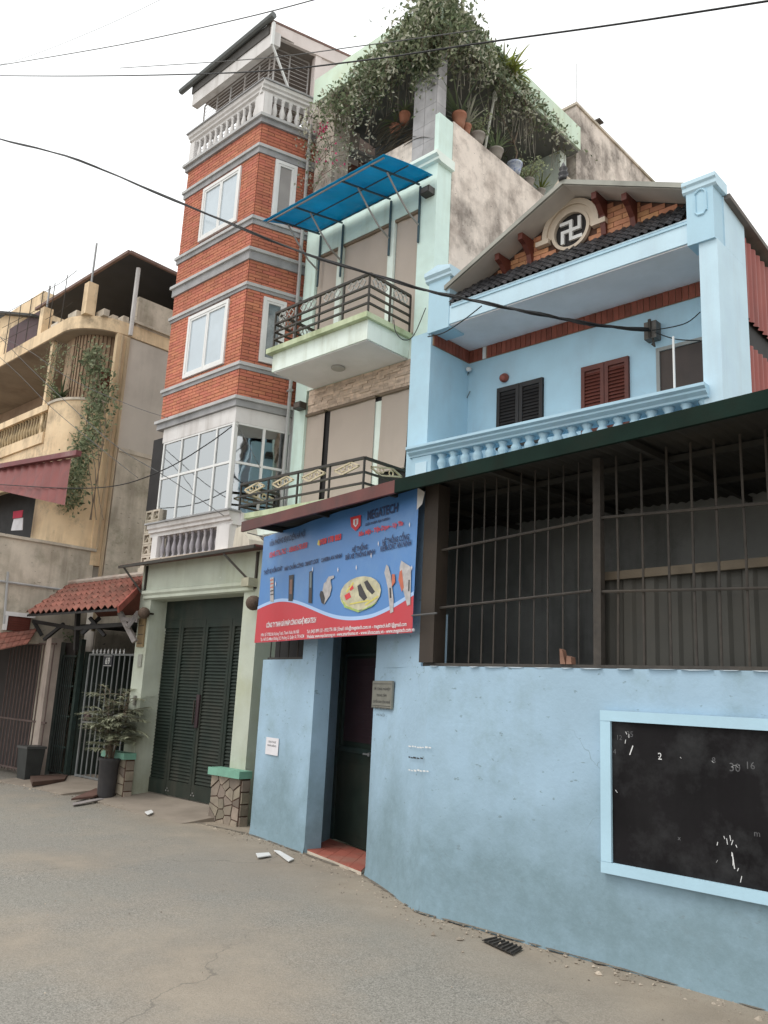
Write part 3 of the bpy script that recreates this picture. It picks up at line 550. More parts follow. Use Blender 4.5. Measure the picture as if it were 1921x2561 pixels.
btp('HỆ THỐNG', 884, 1383, 920, 1372, 12, bdark); btp('BÃI XE THÔNG MINH', 869, 1401, 938, 1385, 12, bdark); btp('HỆ THỐNG CỔNG', 957, 1366, 1022, 1346, 14, bdark); btp('KIỂM SOÁT AN NINH', 952, 1382, 1027, 1361, 14, bdark)
btp('CÔNG TY TNHH GIẢI PHÁP CÔNG NGHỆ MEGATECH', 663, 1571, 793, 1555, 12, bwhite, .002)
btp('HN: Số 77/B2 Bùi Xương Trạch, Thanh Xuân, Hà Nội', 651, 1592, 750, 1583, 8, bwhite, .0006); btp('Tp. Hồ Chí Minh: Đường 3/2, Phường 12, Quận 10, TP.HCM', 650, 1603, 763, 1595, 8, bwhite, .0006)
btp('Tel: (04)3 899 133 - 0932 776 186 | Email: info@megatech.com.vn - megatech.kd01@gmail.com', 770, 1585, 1016, 1564, 9, bwhite, .0008)
btp('Website: www.maychamcong.vn - www.smarthome.vn - www.khoacuatu.vn - www.megatech.com.vn', 770, 1597, 1036, 1578, 9, bwhite, .0008)
def printed(pts, m_, d=-.0082, nm='printed_picture'):
    q = [bp_(*p) for p in pts]; mb = MB(); mb.v = [FN.w(s, wf(s,z)+d, z) for s, z in q]; mb.f = [tuple(range(len(q)))]; return mk(nm, mb, m_, bn)
pgrey = mat('print_grey', (.42,.40,.40), .5, .2, 20, 0); pdark = mat('print_dark', (.035,.032,.035), .5, .2, 20, 0); pbrown = mat('print_brown', (.2,.1,.07), .5, .25, 20, 0); pora = mat('print_orange', (.5,.13,.07), .5, .15, 20, 0); pcream = mat('print_cream', (.5,.47,.32), .5, .25, 14, 0); pgreen = mat('print_green', (.3,.42,.12), .5, .2, 14, 0)
printed([(673,1503),(674,1445),(683,1443),(682,1506)], pgrey)
for k in range(5): printed([(674,1450+k*9),(682,1448+k*9),(682,1451+k*9),(674,1453+k*9)], pora if k < 3 else pdark, -.0092)
printed([(722,1503),(723,1439),(735,1437),(733,1504)], pdark); printed([(725,1485),(726,1450),(732,1449),(731,1486)], pbrown, -.0092)
printed([(773,1508),(775,1430),(783,1428),(782,1509)], pdark); printed([(776,1470),(777,1432),(782,1431),(781,1470)], mat('print_slate',(.12,.16,.18),.4,.1,20,0), -.0092)
printed([(815,1460),(830,1448),(833,1452),(836,1470),(831,1490),(815,1512),(806,1500)], pgrey); printed([(803,1488),(806,1478),(813,1480),(818,1497),(815,1512),(808,1508)], pdark, -.0092); printed([(822,1452),(828,1443),(842,1440),(842,1446),(834,1450),(832,1460)], pgrey, -.009)
el = [(905+48*math.cos(a*.3491), 1484-.28*48*math.cos(a*.3491)*.6+42*math.sin(a*.3491)) for a in range(18)]
printed(el, pcream); printed([(858,1492),(872,1516),(905,1528),(945,1505),(930,1518),(900,1532),(868,1520)], pgreen, -.0092)
printed([(898,1466),(905,1460),(921,1495),(913,1503),(902,1490)], pdark, -.0095); printed([(913,1456),(921,1451),(939,1480),(932,1487),(920,1474)], pdark, -.0095)
printed([(878,1468),(886,1462),(890,1472),(882,1479)], bredi, -.0095); printed([(868,1490),(880,1482),(884,1494),(872,1502)], bredi, -.0095)
for (a,b,c,e) in ((862,1502,888,1522),(880,1510,925,1500),(915,1512,945,1490),(888,1456,872,1480),(930,1462,948,1480)): printed([(a,b),(c,e),(c+2,e+3),(a+2,b+3)], mat('print_yellow',(.62,.55,.12),.5,.1,14,0), -.0098)
printed([(962,1432),(967,1412),(972,1416),(978,1440),(984,1500),(983,1530),(975,1534),(970,1470)], pgrey); printed([(981,1436),(988,1436),(989,1456),(980,1468)], pora, -.0092); printed([(974,1470),(978,1470),(979,1495),(975,1496)], pdark, -.0095)
printed([(1000,1420),(1004,1402),(1028,1418),(1028,1430),(1026,1512),(1018,1515),(1012,1490),(1002,1450)], pgrey); printed([(1000,1430),(1006,1425),(1010,1470),(1005,1480),(997,1450)], pora, -.0092); printed([(1022,1450),(1025,1450),(1024,1478),(1021,1479)], pdark, -.0095)
printed([(880,1295),(905,1288),(905,1315),(893,1329),(882,1318)], bredi); printed([(887,1300),(899,1297),(899,1310),(893,1319),(887,1312)], bwhite, -.0092); printed([(892,1301),(895,1300),(895,1313),(892,1314)], bredi, -.0098)
printed([(797,1362),(801,1350),(806,1356),(803,1366)], mat('print_yellow',(.62,.55,.12),.5,.1,14,0))
for u, v in ((784,1424),(852,1426),(895,1420),(948,1360),(1024,1312),(688,1460),(1030,1420),(930,1390)):
    printed([(u-1.2,v),(u,v-7),(u+1.2,v),(u,v+7)], bwhite, -.0092, 'printed_sparkle')
mb = MB(); mb.tube([FN.w(BW,-.004,2.27), FN.w(BW+.28,.05,2.28)], .008); mb.tube([FN.w(BW,-.004,BZ1), FN.w(BW+.05,.05,BZ1+.02)], .006); mb.tube([FN.w(.01,0,BZ1), FN.w(.0,-.2,BZ1+.02)], .006); mk('tie_cord', mb, greycable, bn)
mb = MB(); mb.v = [FN.w(BW,-.0,BZ1), FN.w(BW+.07,.03,BZ1-.05), FN.w(BW+.05,.02,BZ1-.15), FN.w(BW,0,BZ1-.2)]; mb.f = [(0,1,2,3)]; mk('folded_corner', mb, mat('vinyl_back', (.6,.58,.56), .5), bn)
# ================================================================== red brick tower house with folding gate below
TX0, TX1, TY = -11.95, -9.87, 7.0
SA = R(17); FT = Fr(TX0, TY, 1, 0); FS = Fr(TX1, TY, math.sin(SA), math.cos(SA)); TW = TX1-TX0
def corner(o):
    t = (-o+o*math.sin(SA))/math.cos(SA); return TX1+o*math.cos(SA)+t*math.sin(SA), TY-o
def foot(o, back=2.6, left=None):
    cx, cy = corner(o); b = FS.w(back, -o, 0); l = TX0-(o if left is None else left)
    return [Vector((l, cy, 0)), Vector((cx, cy, 0)), Vector((b.x, b.y, 0)), Vector((l, b.y, 0))]
def slab(o, z0, z1, back=2.6, left=None): return MB().prism([p+Vector((0,0,z0)) for p in foot(o, back, left)], (0,0,z1-z0))
th = thing('red_brick_house', 'narrow red brick tower house with grey bands above a pale green gateway', 'house', (-10.9, 7.5, 0))
mk('wall_core', slab(0, 5.72, 10.52), mortar, th)
bands = [(10.51,10.65,.09),(9.97,10.12,.06),(8.71,8.84,.06),(8.10,8.29,.075),(7.61,7.71,.05),(6.30,6.41,.05),(5.71,5.86,.08)]
for z0, z1, o in bands:
    b = mk('string_course', slab(o*.55, z0, z1-.05), graystone, th); mk('drip_edge', slab(o, z1-.05, z1), mat('pale_grey_edge', (.5,.5,.5), .8, .1, 5, .15, streak=(.25,.25,.24), streak_amt=.6), b)
# bricks laid in running bond on both faces
def rects_bricks(fr, s0, s1, z0, z1, holes, ch=.0525, L=.215, gap=.009):
    n = max(1, round((z1-z0)/ch)); h = (z1-z0)/n; res = []
    for j in range(n):
        za = z0+j*h; s = s0-(L/2 if j % 2 else 0)
        while s < s1:
            a, b = max(s, s0), min(s+L, s1); spans = [(a, b)]
            for (h0, h1, hz0, hz1) in holes:
                if za+h > hz0 and za < hz1:
                    ns = []
                    for (p, q) in spans:
                        if q <= h0 or p >= h1: ns.append((p, q))
                        else:
                            if p < h0: ns.append((p, h0))
                            if q > h1: ns.append((h1, q))
                    spans = ns
            for p, q in spans:
                if q-p > .03: res.append((fr, p+gap/2, q-gap/2, za+gap/2, za+h-gap/2))
            s += L
    return res
fw = {}
for nm, (a, b, c, e) in dict(lo=((475,796),(576,749),(563,909),(462,949)), up=((513,475),(609,416),(593,552),(499,610))).items():
    sa = (FT.px(*a)[0]+FT.px(*e)[0])/2; sb = (FT.px(*b)[0]+FT.px(*c)[0])/2; zt = (FT.px(*a)[1]+FT.px(*b)[1])/2; zb = (FT.px(*c)[1]+FT.px(*e)[1])/2; fw[nm] = (sa, sb, zb, zt)
sw = dict(lo=(.27,.65,6.48,7.55), up=(.27,.65,8.92,9.95))
lst = []
for z0, z1 in ((5.86,6.30),(6.41,7.61),(7.71,8.10),(8.29,8.71),(8.84,9.97),(10.12,10.51)):
    lst += rects_bricks(FT, 0, TW, z0, z1, list(fw.values())); lst += rects_bricks(FS, 0, 1.05, z0, z1, list(sw.values()))
def brick_mb(b, pr=.013):
    fr, p, q, z0, z1 = b; j = random.uniform(-.002,.002)
    return MB().fbox(fr, p, q, -pr+j, .004, z0, z1)
bm_cache = {}
def brick_obj(b, m_, parent, pr=.013, nm='brick'):
    fr, p, q, z0, z1 = b; key = (round(q-p,3), round(z1-z0,4), id(fr), m_.name, pr)
    if key not in bm_cache:
        f0 = Fr(0,0,fr.u.x,fr.u.y,fr.d.x,fr.d.y); bm_cache[key] = mesh_of(nm, MB().fbox(f0, 0, q-p, -pr, .004, 0, z1-z0), m_)
    return inst(nm, bm_cache[key], parent, fr.w(p, random.uniform(-.002,.002), z0))
core = th
lst.sort(key=lambda b: b[3]); main = [b for b in lst if b[2]-b[1] > .12]
single = set(id(b) for b in main[:290])
mb = MB()
for b in lst:
    if id(b) in single: brick_obj(b, brick, th)
    else:
        q = brick_mb(b); mb.add(q.v, q.f)
mk('brickwork', mb, brick, th, kind='stuff')
# windows
def window(fr, s0, s1, z0, z1, parent, leaves=2, pane=paleglass, fwid=.055, label=None):
    mb = MB(); P0, P1 = -.04, .0
    mb.fbox(fr, s0, s0+fwid, P0, P1, z0, z1); mb.fbox(fr, s1-fwid, s1, P0, P1, z0, z1)
    mb.fbox(fr, s0+fwid, s1-fwid, P0, P1, z0, z0+fwid); mb.fbox(fr, s0+fwid, s1-fwid, P0, P1, z1-fwid, z1)
    o = mk('window', mb, upvc, parent, label=label); w_ = (s1-s0-2*fwid)/leaves
    for i in range(leaves):
        a = s0+fwid+i*w_; b = a+w_; k = .035; m2 = MB()
        m2.fbox(fr, a+.002, a+k, -.032, .0, z0+fwid+.002, z1-fwid-.002); m2.fbox(fr, b-k, b-.002, -.032, .0, z0+fwid+.002, z1-fwid-.002)
        m2.fbox(fr, a+k, b-k, -.032, .0, z0+fwid+.002, z0+fwid+k); m2.fbox(fr, a+k, b-k, -.032, .0, z1-fwid-k, z1-fwid-.002)
        mk('sash', m2, upvc, o); mk('pane', MB().fbox(fr, a+k, b-k, -.014, -.004, z0+fwid+k, z1-fwid-k), pane, o)
    return o
for k in ('lo','up'): window(FT, *fw[k], th)
window(FS, *sw['up'], th, 1, curtain); window(FS, *sw['lo'], th, 1, mat('dusky_glass', (.13,.16,.17), .1, .3, 1.5, 0, spec=.8, stain=(.4,.44,.44), stain_amt=.8, stain_scale=2.2))
# white fascia and bay window
mk('bay_fascia', slab(.004, 5.47, 5.705, 1.1, -.12), whitewash, th)
mk('bay_floor', slab(.02, 4.02, 4.09, 1.1, -.12), whitewash, th)
def z6(x, y): return 300+x/3.318, 1000+y/3.318
bay = MB(); ZB0, ZB1 = 4.09, 5.47
fs_ = [FT.px(*z6(x, y))[0] for x, y in ((385,370),(515,340),(655,300),(805,250),(958,215))]
fs_[0] = .17; fs_[-1] = TW
bay.fbox(FT, TW-.06, TW-.0, -.002, .06, ZB0, ZB1)
zm = FT.px(*z6(640,580))[1]
xs = fs_[:-1]
for s in xs: bay.fbox(FT, s-.015, s+.015, .0, .045, ZB0, ZB1)
for a, b in zip(xs, xs[1:]+[TW-.06+.015]):
    bay.fbox(FT, a+.015, b-.015, .002, .043, zm-.018, zm+.018); bay.fbox(FT, a+.015, b-.015, .002, .043, ZB0, ZB0+.03); bay.fbox(FT, a+.015, b-.015, .002, .043, ZB1-.03, ZB1)
ss = [.06, .47, .90]
for s in ss[1:]: bay.fbox(FS, s-.018, s+.018, .0, .045, ZB0, ZB1)
for a, b in zip(ss, ss[1:]):
    bay.fbox(FS, a+(.018 if a > .1 else 0), b-.018, .002, .043, zm-.018, zm+.018); bay.fbox(FS, a+(.018 if a > .1 else 0), b-.018, .002, .043, ZB1-.03, ZB1); bay.fbox(FS, a+(.018 if a > .1 else 0), b-.018, .002, .043, ZB0, ZB0+.03)
bo = mk('bay_window', bay, upvc, th)
for a, b in zip(xs, xs[1:]+[TW-.06+.015]):
    for z0, z1 in ((ZB0+.03, zm-.018), (zm+.018, ZB1-.03)): mk('pane', MB().fbox(FT, a+.015, b-.015, .018, .024, z0, z1), glass, bo)
for a, b in zip(ss, ss[1:]):
    for z0, z1 in ((ZB0+.03, zm-.018), (zm+.018, ZB1-.03)): mk('pane', MB().fbox(FS, a+(.018 if a > .1 else 0), b-.018, .018, .024, z0, z1), glass, bo)
room = mat('dim_grey_room', (.22,.22,.215), .8, .1, 1.5, .05, stain=(.12,.12,.115), stain_amt=.6)
mb = MB(); mb.box(TX0+.14, TX1+.2, 8.2, 8.26, 4.09, 5.47); mb.box(TX0+.12, TX0+.14, 7.06, 8.2, 4.09, 5.47); mk('room_wall', mb, room, th)
mb = MB(); mb.box(TX0+.15, -10.35, 7.16, 7.17, 4.09, 5.4); mk('curtain', mb, mat('white_net_curtain', (.62,.65,.66), .9, .1, 4, 0, streak=(.3,.3,.3), streak_amt=.7), th)
# lower body behind the balcony
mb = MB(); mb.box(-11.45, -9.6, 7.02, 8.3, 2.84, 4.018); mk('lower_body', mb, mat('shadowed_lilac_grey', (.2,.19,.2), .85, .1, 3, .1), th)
# balusters
bal_prof = [(.036,0),(.036,.035),(.026,.045),(.02,.075),(.034,.14),(.038,.19),(.024,.28),(.016,.34),(.024,.37),(.018,.39),(.03,.41),(.03,.44)]
bal_me = mesh_of('baluster', MB().lathe((0,0,0), bal_prof, 10), whitewash, True)
bal_grey = mesh_of('baluster', MB().lathe((0,0,0), bal_prof, 10), mat('purple_grey_baluster', (.36,.34,.37), .8, .1, 8, .1, stain=(.55,.52,.5), stain_amt=.5, stain_scale=5), True)
rail_prof = lambda z: [(.02,z),(.02,z+.05),(-.02,z+.06),(-.02,z+.1),(-.05,z+.12),(-.06,z+.18),(.16,z+.18),(.16,z)]
# upper balustrade
ub = mk('balustrade_rail', MB().profile(FT, rail_prof(11.09), -.06, TW, 0, .0), whitewash, th)
mb = MB(); mb.profile(FS, rail_prof(11.091), -.055, .82); mk('balustrade_rail', mb, whitewash, th)
mk('rail_capping', MB().fbox(FT, -.09, TW+.04, -.085, .12, 11.271, 11.295), graystone, th)
mk('rail_capping', MB().fbox(FS, -.04, .82, -.085, .12, 11.272, 11.294), graystone, th)
mb = MB(); mb.fbox(FT, TW-.2, TW+.01, -.02, .15, 10.651, 11.088); mb.fbox(FS, -.0, .13, -.02, .1, 10.652, 11.089); mk('corner_post', mb, whitewash, th)
mb = MB(); mb.fbox(FT, -.02, .12, -.02, .12, 10.651, 11.088); mk('end_post', mb, whitewash, th)
mb = MB(); mb.fbox(FT, .12, TW-.2, -.01, .1, 10.65, 10.668); mk('balustrade_foot', mb, whitewash, th)
for i in range(11): inst('baluster', bal_me, th, FT.w(.2+i*(TW-.48)/10, .05, 10.66), scale=(1.15,1.15,.975))
for i in range(5): inst('baluster', bal_me, th, FS.w(.2+i*.135, .05, 10.66), scale=(1.3,1.3,.975))
# attic storey: roof slab, beams, grille
mk('attic_back_wall', MB().box(-11.9, -9.2, 9.3, 9.36, 10.6, 12.1), mat('attic_brown', (.16,.12,.1), .85, .15, 3, .1, stain=(.1,.075,.06), stain_amt=.6), th)
mb = MB(); mb.prism([Vector((-12.12,6.98,12.2)), Vector((-9.9,6.98,12.2)), FS.w(1.75,.03,12.2), Vector((-12.12,8.9,12.2))], (0,0,.2)); rf = mk('attic_roof', mb, mat('dark_roof_edge', (.1,.095,.09), .8, .2, 5, .2), th)
mb = MB(); mb.prism([Vector((-12.1,7.0,11.95)), Vector((-9.78,7.0,11.95)), Vector((-9.74,7.12,11.95)), Vector((-12.1,7.12,11.95))], (0,0,.249)); mk('eaves_beam', mb, whitewash, rf)
mb = MB(); mb.fbox(FS, -.0, 1.75, -.04, .02, 12.16, 12.4); mk('side_beam', mb, pinkwhite, th)
mk('verge_edge', MB().fbox(FS, -.05, 1.78, -.05, .08, 12.401, 12.44), mat('rust_edge', (.2,.12,.1), .8, .2, 6, .2), rf)
mb = MB(); mb.tube([Vector((-12.42,6.93,12.37)), Vector((-9.72,6.93,12.43))], .055, 8); mk('gutter', mb, mat('gutter_grey', (.14,.15,.15), .6, .15, 4, .05), rf)
mk('soffit', MB().prism([Vector((-12.1,7.13,12.17)), Vector((-9.76,7.13,12.17)), FS.w(1.7,.1,12.17), Vector((-12.1,8.85,12.17))], (0,0,.02)), mat('attic_soffit', (.2,.17,.15), .85, .1, 3, .1), rf)
mb = MB(); mb.fbox(FS, .82, .93, -.025, .12, 10.6, 12.159); mk('attic_column', mb, pinkwhite, th)
mb = MB(); mb.fbox(FS, .93, 1.75, -.01, .12, 10.4, 12.159); mk('attic_side_wall', mb, pinkwhite, th)
s0, z1 = FS.px(400+1405/3.318, 520/3.318); o = mk('window', MB().fbox(FS, 1.12, 1.42, -.02, .02, 11.2, 11.95), dark, th)
mb = MB()
for i in range(7): mb.fbox(FS, 1.12, 1.42, -.035, -.023, 11.25+i*.1, 11.262+i*.1)
mk('bars', mb, steel, o)
gm = mat('grey_grille_steel', (.45,.43,.42), .5, .15, 8, 0, stain=(.2,.14,.1), stain_amt=.5)
def slat_grille(fr, s0, s1, z0, z1, d, n, m_, parent, every=.35):
    mb = MB(); mb.fbox(fr, s0, s1, d, d+.02, z1-.02, z1)
    k = max(1, round((s1-s0)/every))
    for i in range(k+1): s = s0+(s1-s0)*i/k; mb.fbox(fr, s-.01, s+.01, d+.001, d+.021, z0, z1-.02)
    for j in range(n): z = z0+(j+.5)*(z1-z0)/n; mb.fbox(fr, s0, s1, d-.004, d+.0, z-.004, z+.004)
    return mk('attic_grille', mb, m_, parent)
slat_grille(FT, .05, TW-.03, 10.9, 11.95, .14, 15, gm, th, .4); slat_grille(FS, .1, .8, 10.9, 12.18, .2, 17, gm, th, .3)
mb = MB(); mb.bar((-9.76,6.97,12.33), (-9.76,6.97,11.9), .045); mb.bar((-9.76,6.97,11.92), FS.w(.42,.05,11.35), .03); mk('attic_pipe', mb, white, th)
# downpipe
mb = MB(); mb.tube([FS.w(.80,-.09,10.75), FS.w(.80,-.07,8.4), FS.w(.80,-.09,8.2), FS.w(.80,-.07,5.0), FS.w(.80,-.07,3.6)], .028, 8); mk('downpipe', mb, pipegrey, th)
mb = MB(); mb.tube([FS.w(.9,-.06,5.9), FS.w(.9,-.06,3.6)], .022, 8); mk('downpipe', mb, pipegrey, th)
for z in (10.2,8.9,7.3,6.1):
    mb = MB(); mb.fbox(FS, .765, .835, -.12, .0, z, z+.025); mk('pipe_clip', mb, pipegrey, th)
# ---- lower balustrade and gateway
GX0, GX1, GY = -11.47, -8.58, 6.7
FG = Fr(GX0, GY, 1, 0); GW = GX1-GX0; oL, oR, oZ = .31, GW-.32, 2.84
mb = MB(); mb.fbox(FG, .0, oL, 0, .3, -.05, 3.38); mk('gate_pier', mb, yellowgreen, th)
mb = MB(); mb.fbox(FG, oR, GW, 0, .45, -.05, 3.38); mk('gate_pier', mb, yellowgreen, th)
mb = MB(); mb.fbox(FG, oL, oR, .001, .3, oZ, 3.379); mk('gate_lintel', mb, yellowgreen, th)
mb = MB(); mb.prism([FG.w(.0,.3,-.05), FG.w(oL,.3,-.05), FG.w(.16,.55,-.05), FG.w(0,.55,-.05)], (0,0,3.38)); mk('gate_reveal', mb, yellowgreen, th)
mb = MB(); mb.profile(FG, [(0,2.84),(-.035,2.86),(-.035,2.90),(-.06,2.93),(-.06,2.97),(0,2.99)], .12, GW-.1); mk('lintel_moulding', mb, yellowgreen, th)
mb = MB(); mb.box(-11.5, -9.0, 6.7, 7.6, 3.381, 3.47); mk('balcony_slab', mb, concrete, th)
o_ = [(384,1401),(541,1374)]
LBY = 6.76; FL = Fr(-11.42, LBY, 1, 0); LW = -9.44+11.42
mb = MB(); mb.profile(FL, rail_prof(3.83), -.1, LW+.03); mk('balustrade_rail', mb, whitewash, th)
mk('rail_capping', MB().fbox(FL, -.13, LW+.06, -.09, .14, 4.011, 4.035), graystone, th)
mk('balustrade_rail', MB().box(-9.55, -9.37, 6.9, 7.5, 3.831, 4.008), whitewash, th)
mb = MB(); mb.fbox(FL, 0, .15, .0, .13, 3.471, 3.829); mk('end_post', mb, whitewash, th)
mb = MB(); mb.fbox(FL, LW-.3, LW, .0, .13, 3.471, 3.829); mk('corner_post', mb, whitewash, th)
mk('side_panel', MB().box(-9.55, -9.44, 6.9, 7.5, 3.47, 3.83), whitewash, th)
for i in range(10): inst('baluster', bal_grey, th, FL.w(.21+i*(LW-.57)/9, .07, 3.47), scale=(1,1,.82))
# concrete vent-block screens beside the balcony
vb = mesh_of('vent_block', MB().fbox(F0, -.1,.1,0,.1,0,.03).fbox(F0,-.1,.1,0,.1,.15,.18).fbox(F0,-.1,-.07,0,.1,.03,.15).fbox(F0,.07,.1,0,.1,.03,.15).prism([(-.07,.02,.03),(.0,.02,.10),(.07,.02,.03),(.07,.02,.05),(0,.02,.13),(-.07,.02,.05)], (0,.07,0)), concrete)
vs_ = thing('vent_block_screen', 'pierced concrete block screen rising beside the white balcony balustrade', 'screen', (-11.9,6.95,3.4))
for j in range(5):
    for i in range(2): inst('block', vb, vs_, (-11.92+i*.205, 6.95, 3.42+j*.185))
for j in range(4):
    for i in range(2): inst('block', vb, vs_, (-12.05+i*.205, 7.3, 4.5+j*.185))
mb = MB(); mb.box(-12.2,-11.7,7.05,7.1,3.2,5.6); mk('backing_wall', mb, dark, vs_)
mb = MB(); mb.box(-12.06,-11.6,6.94,7.06,3.2,3.419); mk('foot', mb, concrete, vs_)
# thin canopy with brackets
cn = thing('gate_canopy', 'thin dark brown metal canopy on triangular brackets above the pale green gateway', 'canopy', (-10,6.5,3.38))
mb = MB(); mb.hexa([(-11.75,6.45,3.34),(-8.42,6.45,3.38),(-8.42,6.71,3.385),(-11.75,6.71,3.385),(-11.75,6.45,3.365),(-8.42,6.45,3.405),(-8.42,6.71,3.41),(-11.75,6.71,3.41)]); mk('sheet', mb, brownpaint, cn)
mb = MB(); mb.bar((-11.75,6.44,3.335),(-8.42,6.44,3.375),.03,.04); mk('edge_bar', mb, railmetal, cn)
for x in (GX0+.12, GX1-.08):
    mb = MB(); mb.bar((x,6.685,3.36),(x,6.685,2.88),.03); mb.bar((x-.28 if x < -10 else x-.42,6.45,3.33),(x,6.685,2.9),.026); mk('bracket', mb, railmetal, cn)
# folding louvred gate
gt = thing('folding_gate', 'dark green louvred folding metal gate of four leaves in pale green gateway', 'gate', (-10.1,7.0,0))
GFx0, GFx1, GFY = -11.33, -8.86, 7.0; FF = Fr(GFx0, GFY, 1, 0); lw_ = (GFx1-GFx0)/4
slat_me = mesh_of('slat', MB().prism([(0,-.012,0),(lw_-.12,-.012,0),(lw_-.12,.008,.03),(0,.008,.03)], (0,.004,-.004)), gategreen)
mk('gate_head', MB().fbox(FF, -.02, 4*lw_+.1, -.02, .05, 2.55, 2.84), gategreen, gt)
for k in range(4):
    a = k*lw_; b = a+lw_; mb = MB()
    mb.fbox(FF, a+.004, a+.06, -.02, .02, .1, 2.55); mb.fbox(FF, b-.06, b-.004, -.02, .02, .1, 2.55); mb.fbox(FF, a+.06, b-.06, -.019, .02, .1, .3); mb.fbox(FF, a+.06, b-.06, -.019, .02, 2.44, 2.549)
    mb.fbox(FF, a+.06, b-.06, .012, .02, .3, 2.44)
    lf = mk('gate_leaf', mb, gategreen, gt)
    for j in range(46): inst('slat', slat_me, lf, FF.w(a+.06, 0, .315+j*.046))
    mb = MB()
    for q in range(3): mb.lathe(FF.w(a+.02+q*.03, -.021, .16+.03*(q%2)), [(.012,0),(.012,.006),(.002,.008)], 6, -FF.d)
    mk('bolt', mb, steel, lf)
mb = MB(); mb.fbox(FF, 2*lw_-.035, 2*lw_+.035, -.045, -.021, 1.05, 1.5); mk('lock_plate', mb, purplish, gt)
mb = MB(); mb.bar(FF.w(2*lw_-.05,-.06,1.1), FF.w(2*lw_-.05,-.06,1.42), .018); mk('pull_handle', mb, railmetal, gt)
# stone clad plinths
stone = mat('rubble_stone', (.27,.225,.175), .85, .2, 6, .4, 25, island=.35, hue=.02, stain=(.14,.12,.1), stain_amt=.5)
def plinth(x0, x1, label):
    t = thing('stone_plinth', label, 'plinth', ((x0+x1)/2, 6.62, 0), 'stone plinths at the gateway piers')
    mk('core', MB().box(x0, x1, 6.56, 6.699, -.06, .545), darkjoint, t)
    mk('cap', MB().box(x0-.03, x1+.03, 6.5, 6.698, .548, .635), mat('green_painted_cap', (.2,.42,.32), .7, .12, 6, .1, stain=(.12,.2,.15), stain_amt=.5), t)
    seeds = [(x0+(x1-x0)*((i+.5)/4+random.uniform(-.11,.11)), -.04+.58*((j+.5)/5+random.uniform(-.09,.09))) for i in range(4) for j in range(5)]
    for k, (sx, sz) in enumerate(seeds):
        poly = [(x0+.004,-.05),(x1-.004,-.05),(x1-.004,.54),(x0+.004,.54)]
        for m_, (tx, tz) in enumerate(seeds):
            if m_ == k: continue
            nx_, nz_ = tx-sx, tz-sz; l = math.hypot(nx_, nz_); nx_ /= l; nz_ /= l; lim = (nx_*(sx+tx)+nz_*(sz+tz))/2-.007; out_ = []
            for a in range(len(poly)):
                p, q = poly[a], poly[(a+1)%len(poly)]; dp, dq = nx_*p[0]+nz_*p[1]-lim, nx_*q[0]+nz_*q[1]-lim
                if dp <= 0: out_.append(p)
                if dp*dq < 0: t_ = dp/(dp-dq); out_.append((p[0]+(q[0]-p[0])*t_, p[1]+(q[1]-p[1])*t_))
            poly = out_
            if len(poly) < 3: break
        if len(poly) >= 3: mk('stone', MB().prism([(x, 6.56, z) for x, z in poly], (0,-random.uniform(.008,.022),0)), stone, t)
    for j in range(4): mk('stone', MB().box(x1+.0, x1+random.uniform(.012,.025), 6.57, 6.69, -.02+j*.14, .105+j*.14), stone, t)
plinth(-9.04, -8.46, 'rubble stone plinth with green cap between folding gate and blue wall'); plinth(-11.71, -11.13, 'rubble stone plinth with green cap between folding gate and dark planter')
# lamps, plates on the piers
def wicker(u, v, y, r, label):
    p = at(u, v, y); t = thing('wall_lamp', label, 'lamp', p)
    mb = MB(); mb.lathe(p-Vector((0,0,r)), [(r*math.sin(math.pi*i/8)+.004, r*(1-math.cos(math.pi*i/8))) for i in range(9)], 14)
    mk('globe', mb, mat('brown_wicker', (.11,.075,.055), .8, .3, 40, .5, 80), t, True)
    mk('bracket', MB().bar(p, p+Vector((0,.16,.0)), .025), railmetal, t)
wicker(360, 1533, 6.6, .085, 'dark brown globe lamp on the gateway pier above the brown calligraphy plate'); wicker(634, 1508, 6.58, .095, 'dark brown globe lamp on the gateway pier beside the blue banner')
p = at(345,1546,6.69); q = at(371,1618,6.69)
pl = thing('door_plate', 'narrow brown vertical plate on pier left of folding gate', 'plate', (p.x,6.69,q.z)); x0, x1 = -11.40, -11.22
mk('panel', MB().box(x0, x1, 6.675, 6.697, q.z, p.z), mat('gold_brown_plate', (.24,.17,.09), .6, .15, 10, .1), pl)
for j in range(3): mk('line', MB().box(x0+.02, x1-.02, 6.672, 6.675, q.z+.05+j*.13, q.z+.058+j*.13), ink, pl)
p = at(350,1652,6.69); o = mk('meter_plate', MB().box(p.x-.05,p.x+.05,6.68,6.697,p.z-.09,p.z+.09), mat('plate_grey', (.3,.3,.26), .5, .2, 30, .1)); tag(o, 'small grey embossed plate on pier below the brown plate', 'plate')
p = at(338,1752,6.69); o = mk('door_bell', MB().box(p.x-.025,p.x+.025,6.67,6.697,p.z-.07,p.z+.07), mat('bell_grey', (.2,.19,.17), .5, .2, 30, .1)); tag(o, 'small dark bell push on pier left of folding gate', 'bell')
p = at(622,1455,6.6); mb = MB().box(p.x-.09,p.x+.06,6.55,6.699,p.z-.06,p.z+.05); o = mk('floodlight', mb, mat('dirty_cream', (.4,.38,.28), .6, .15, 10, .1)); tag(o, 'cream box light under the canopy beside the banner', 'light')
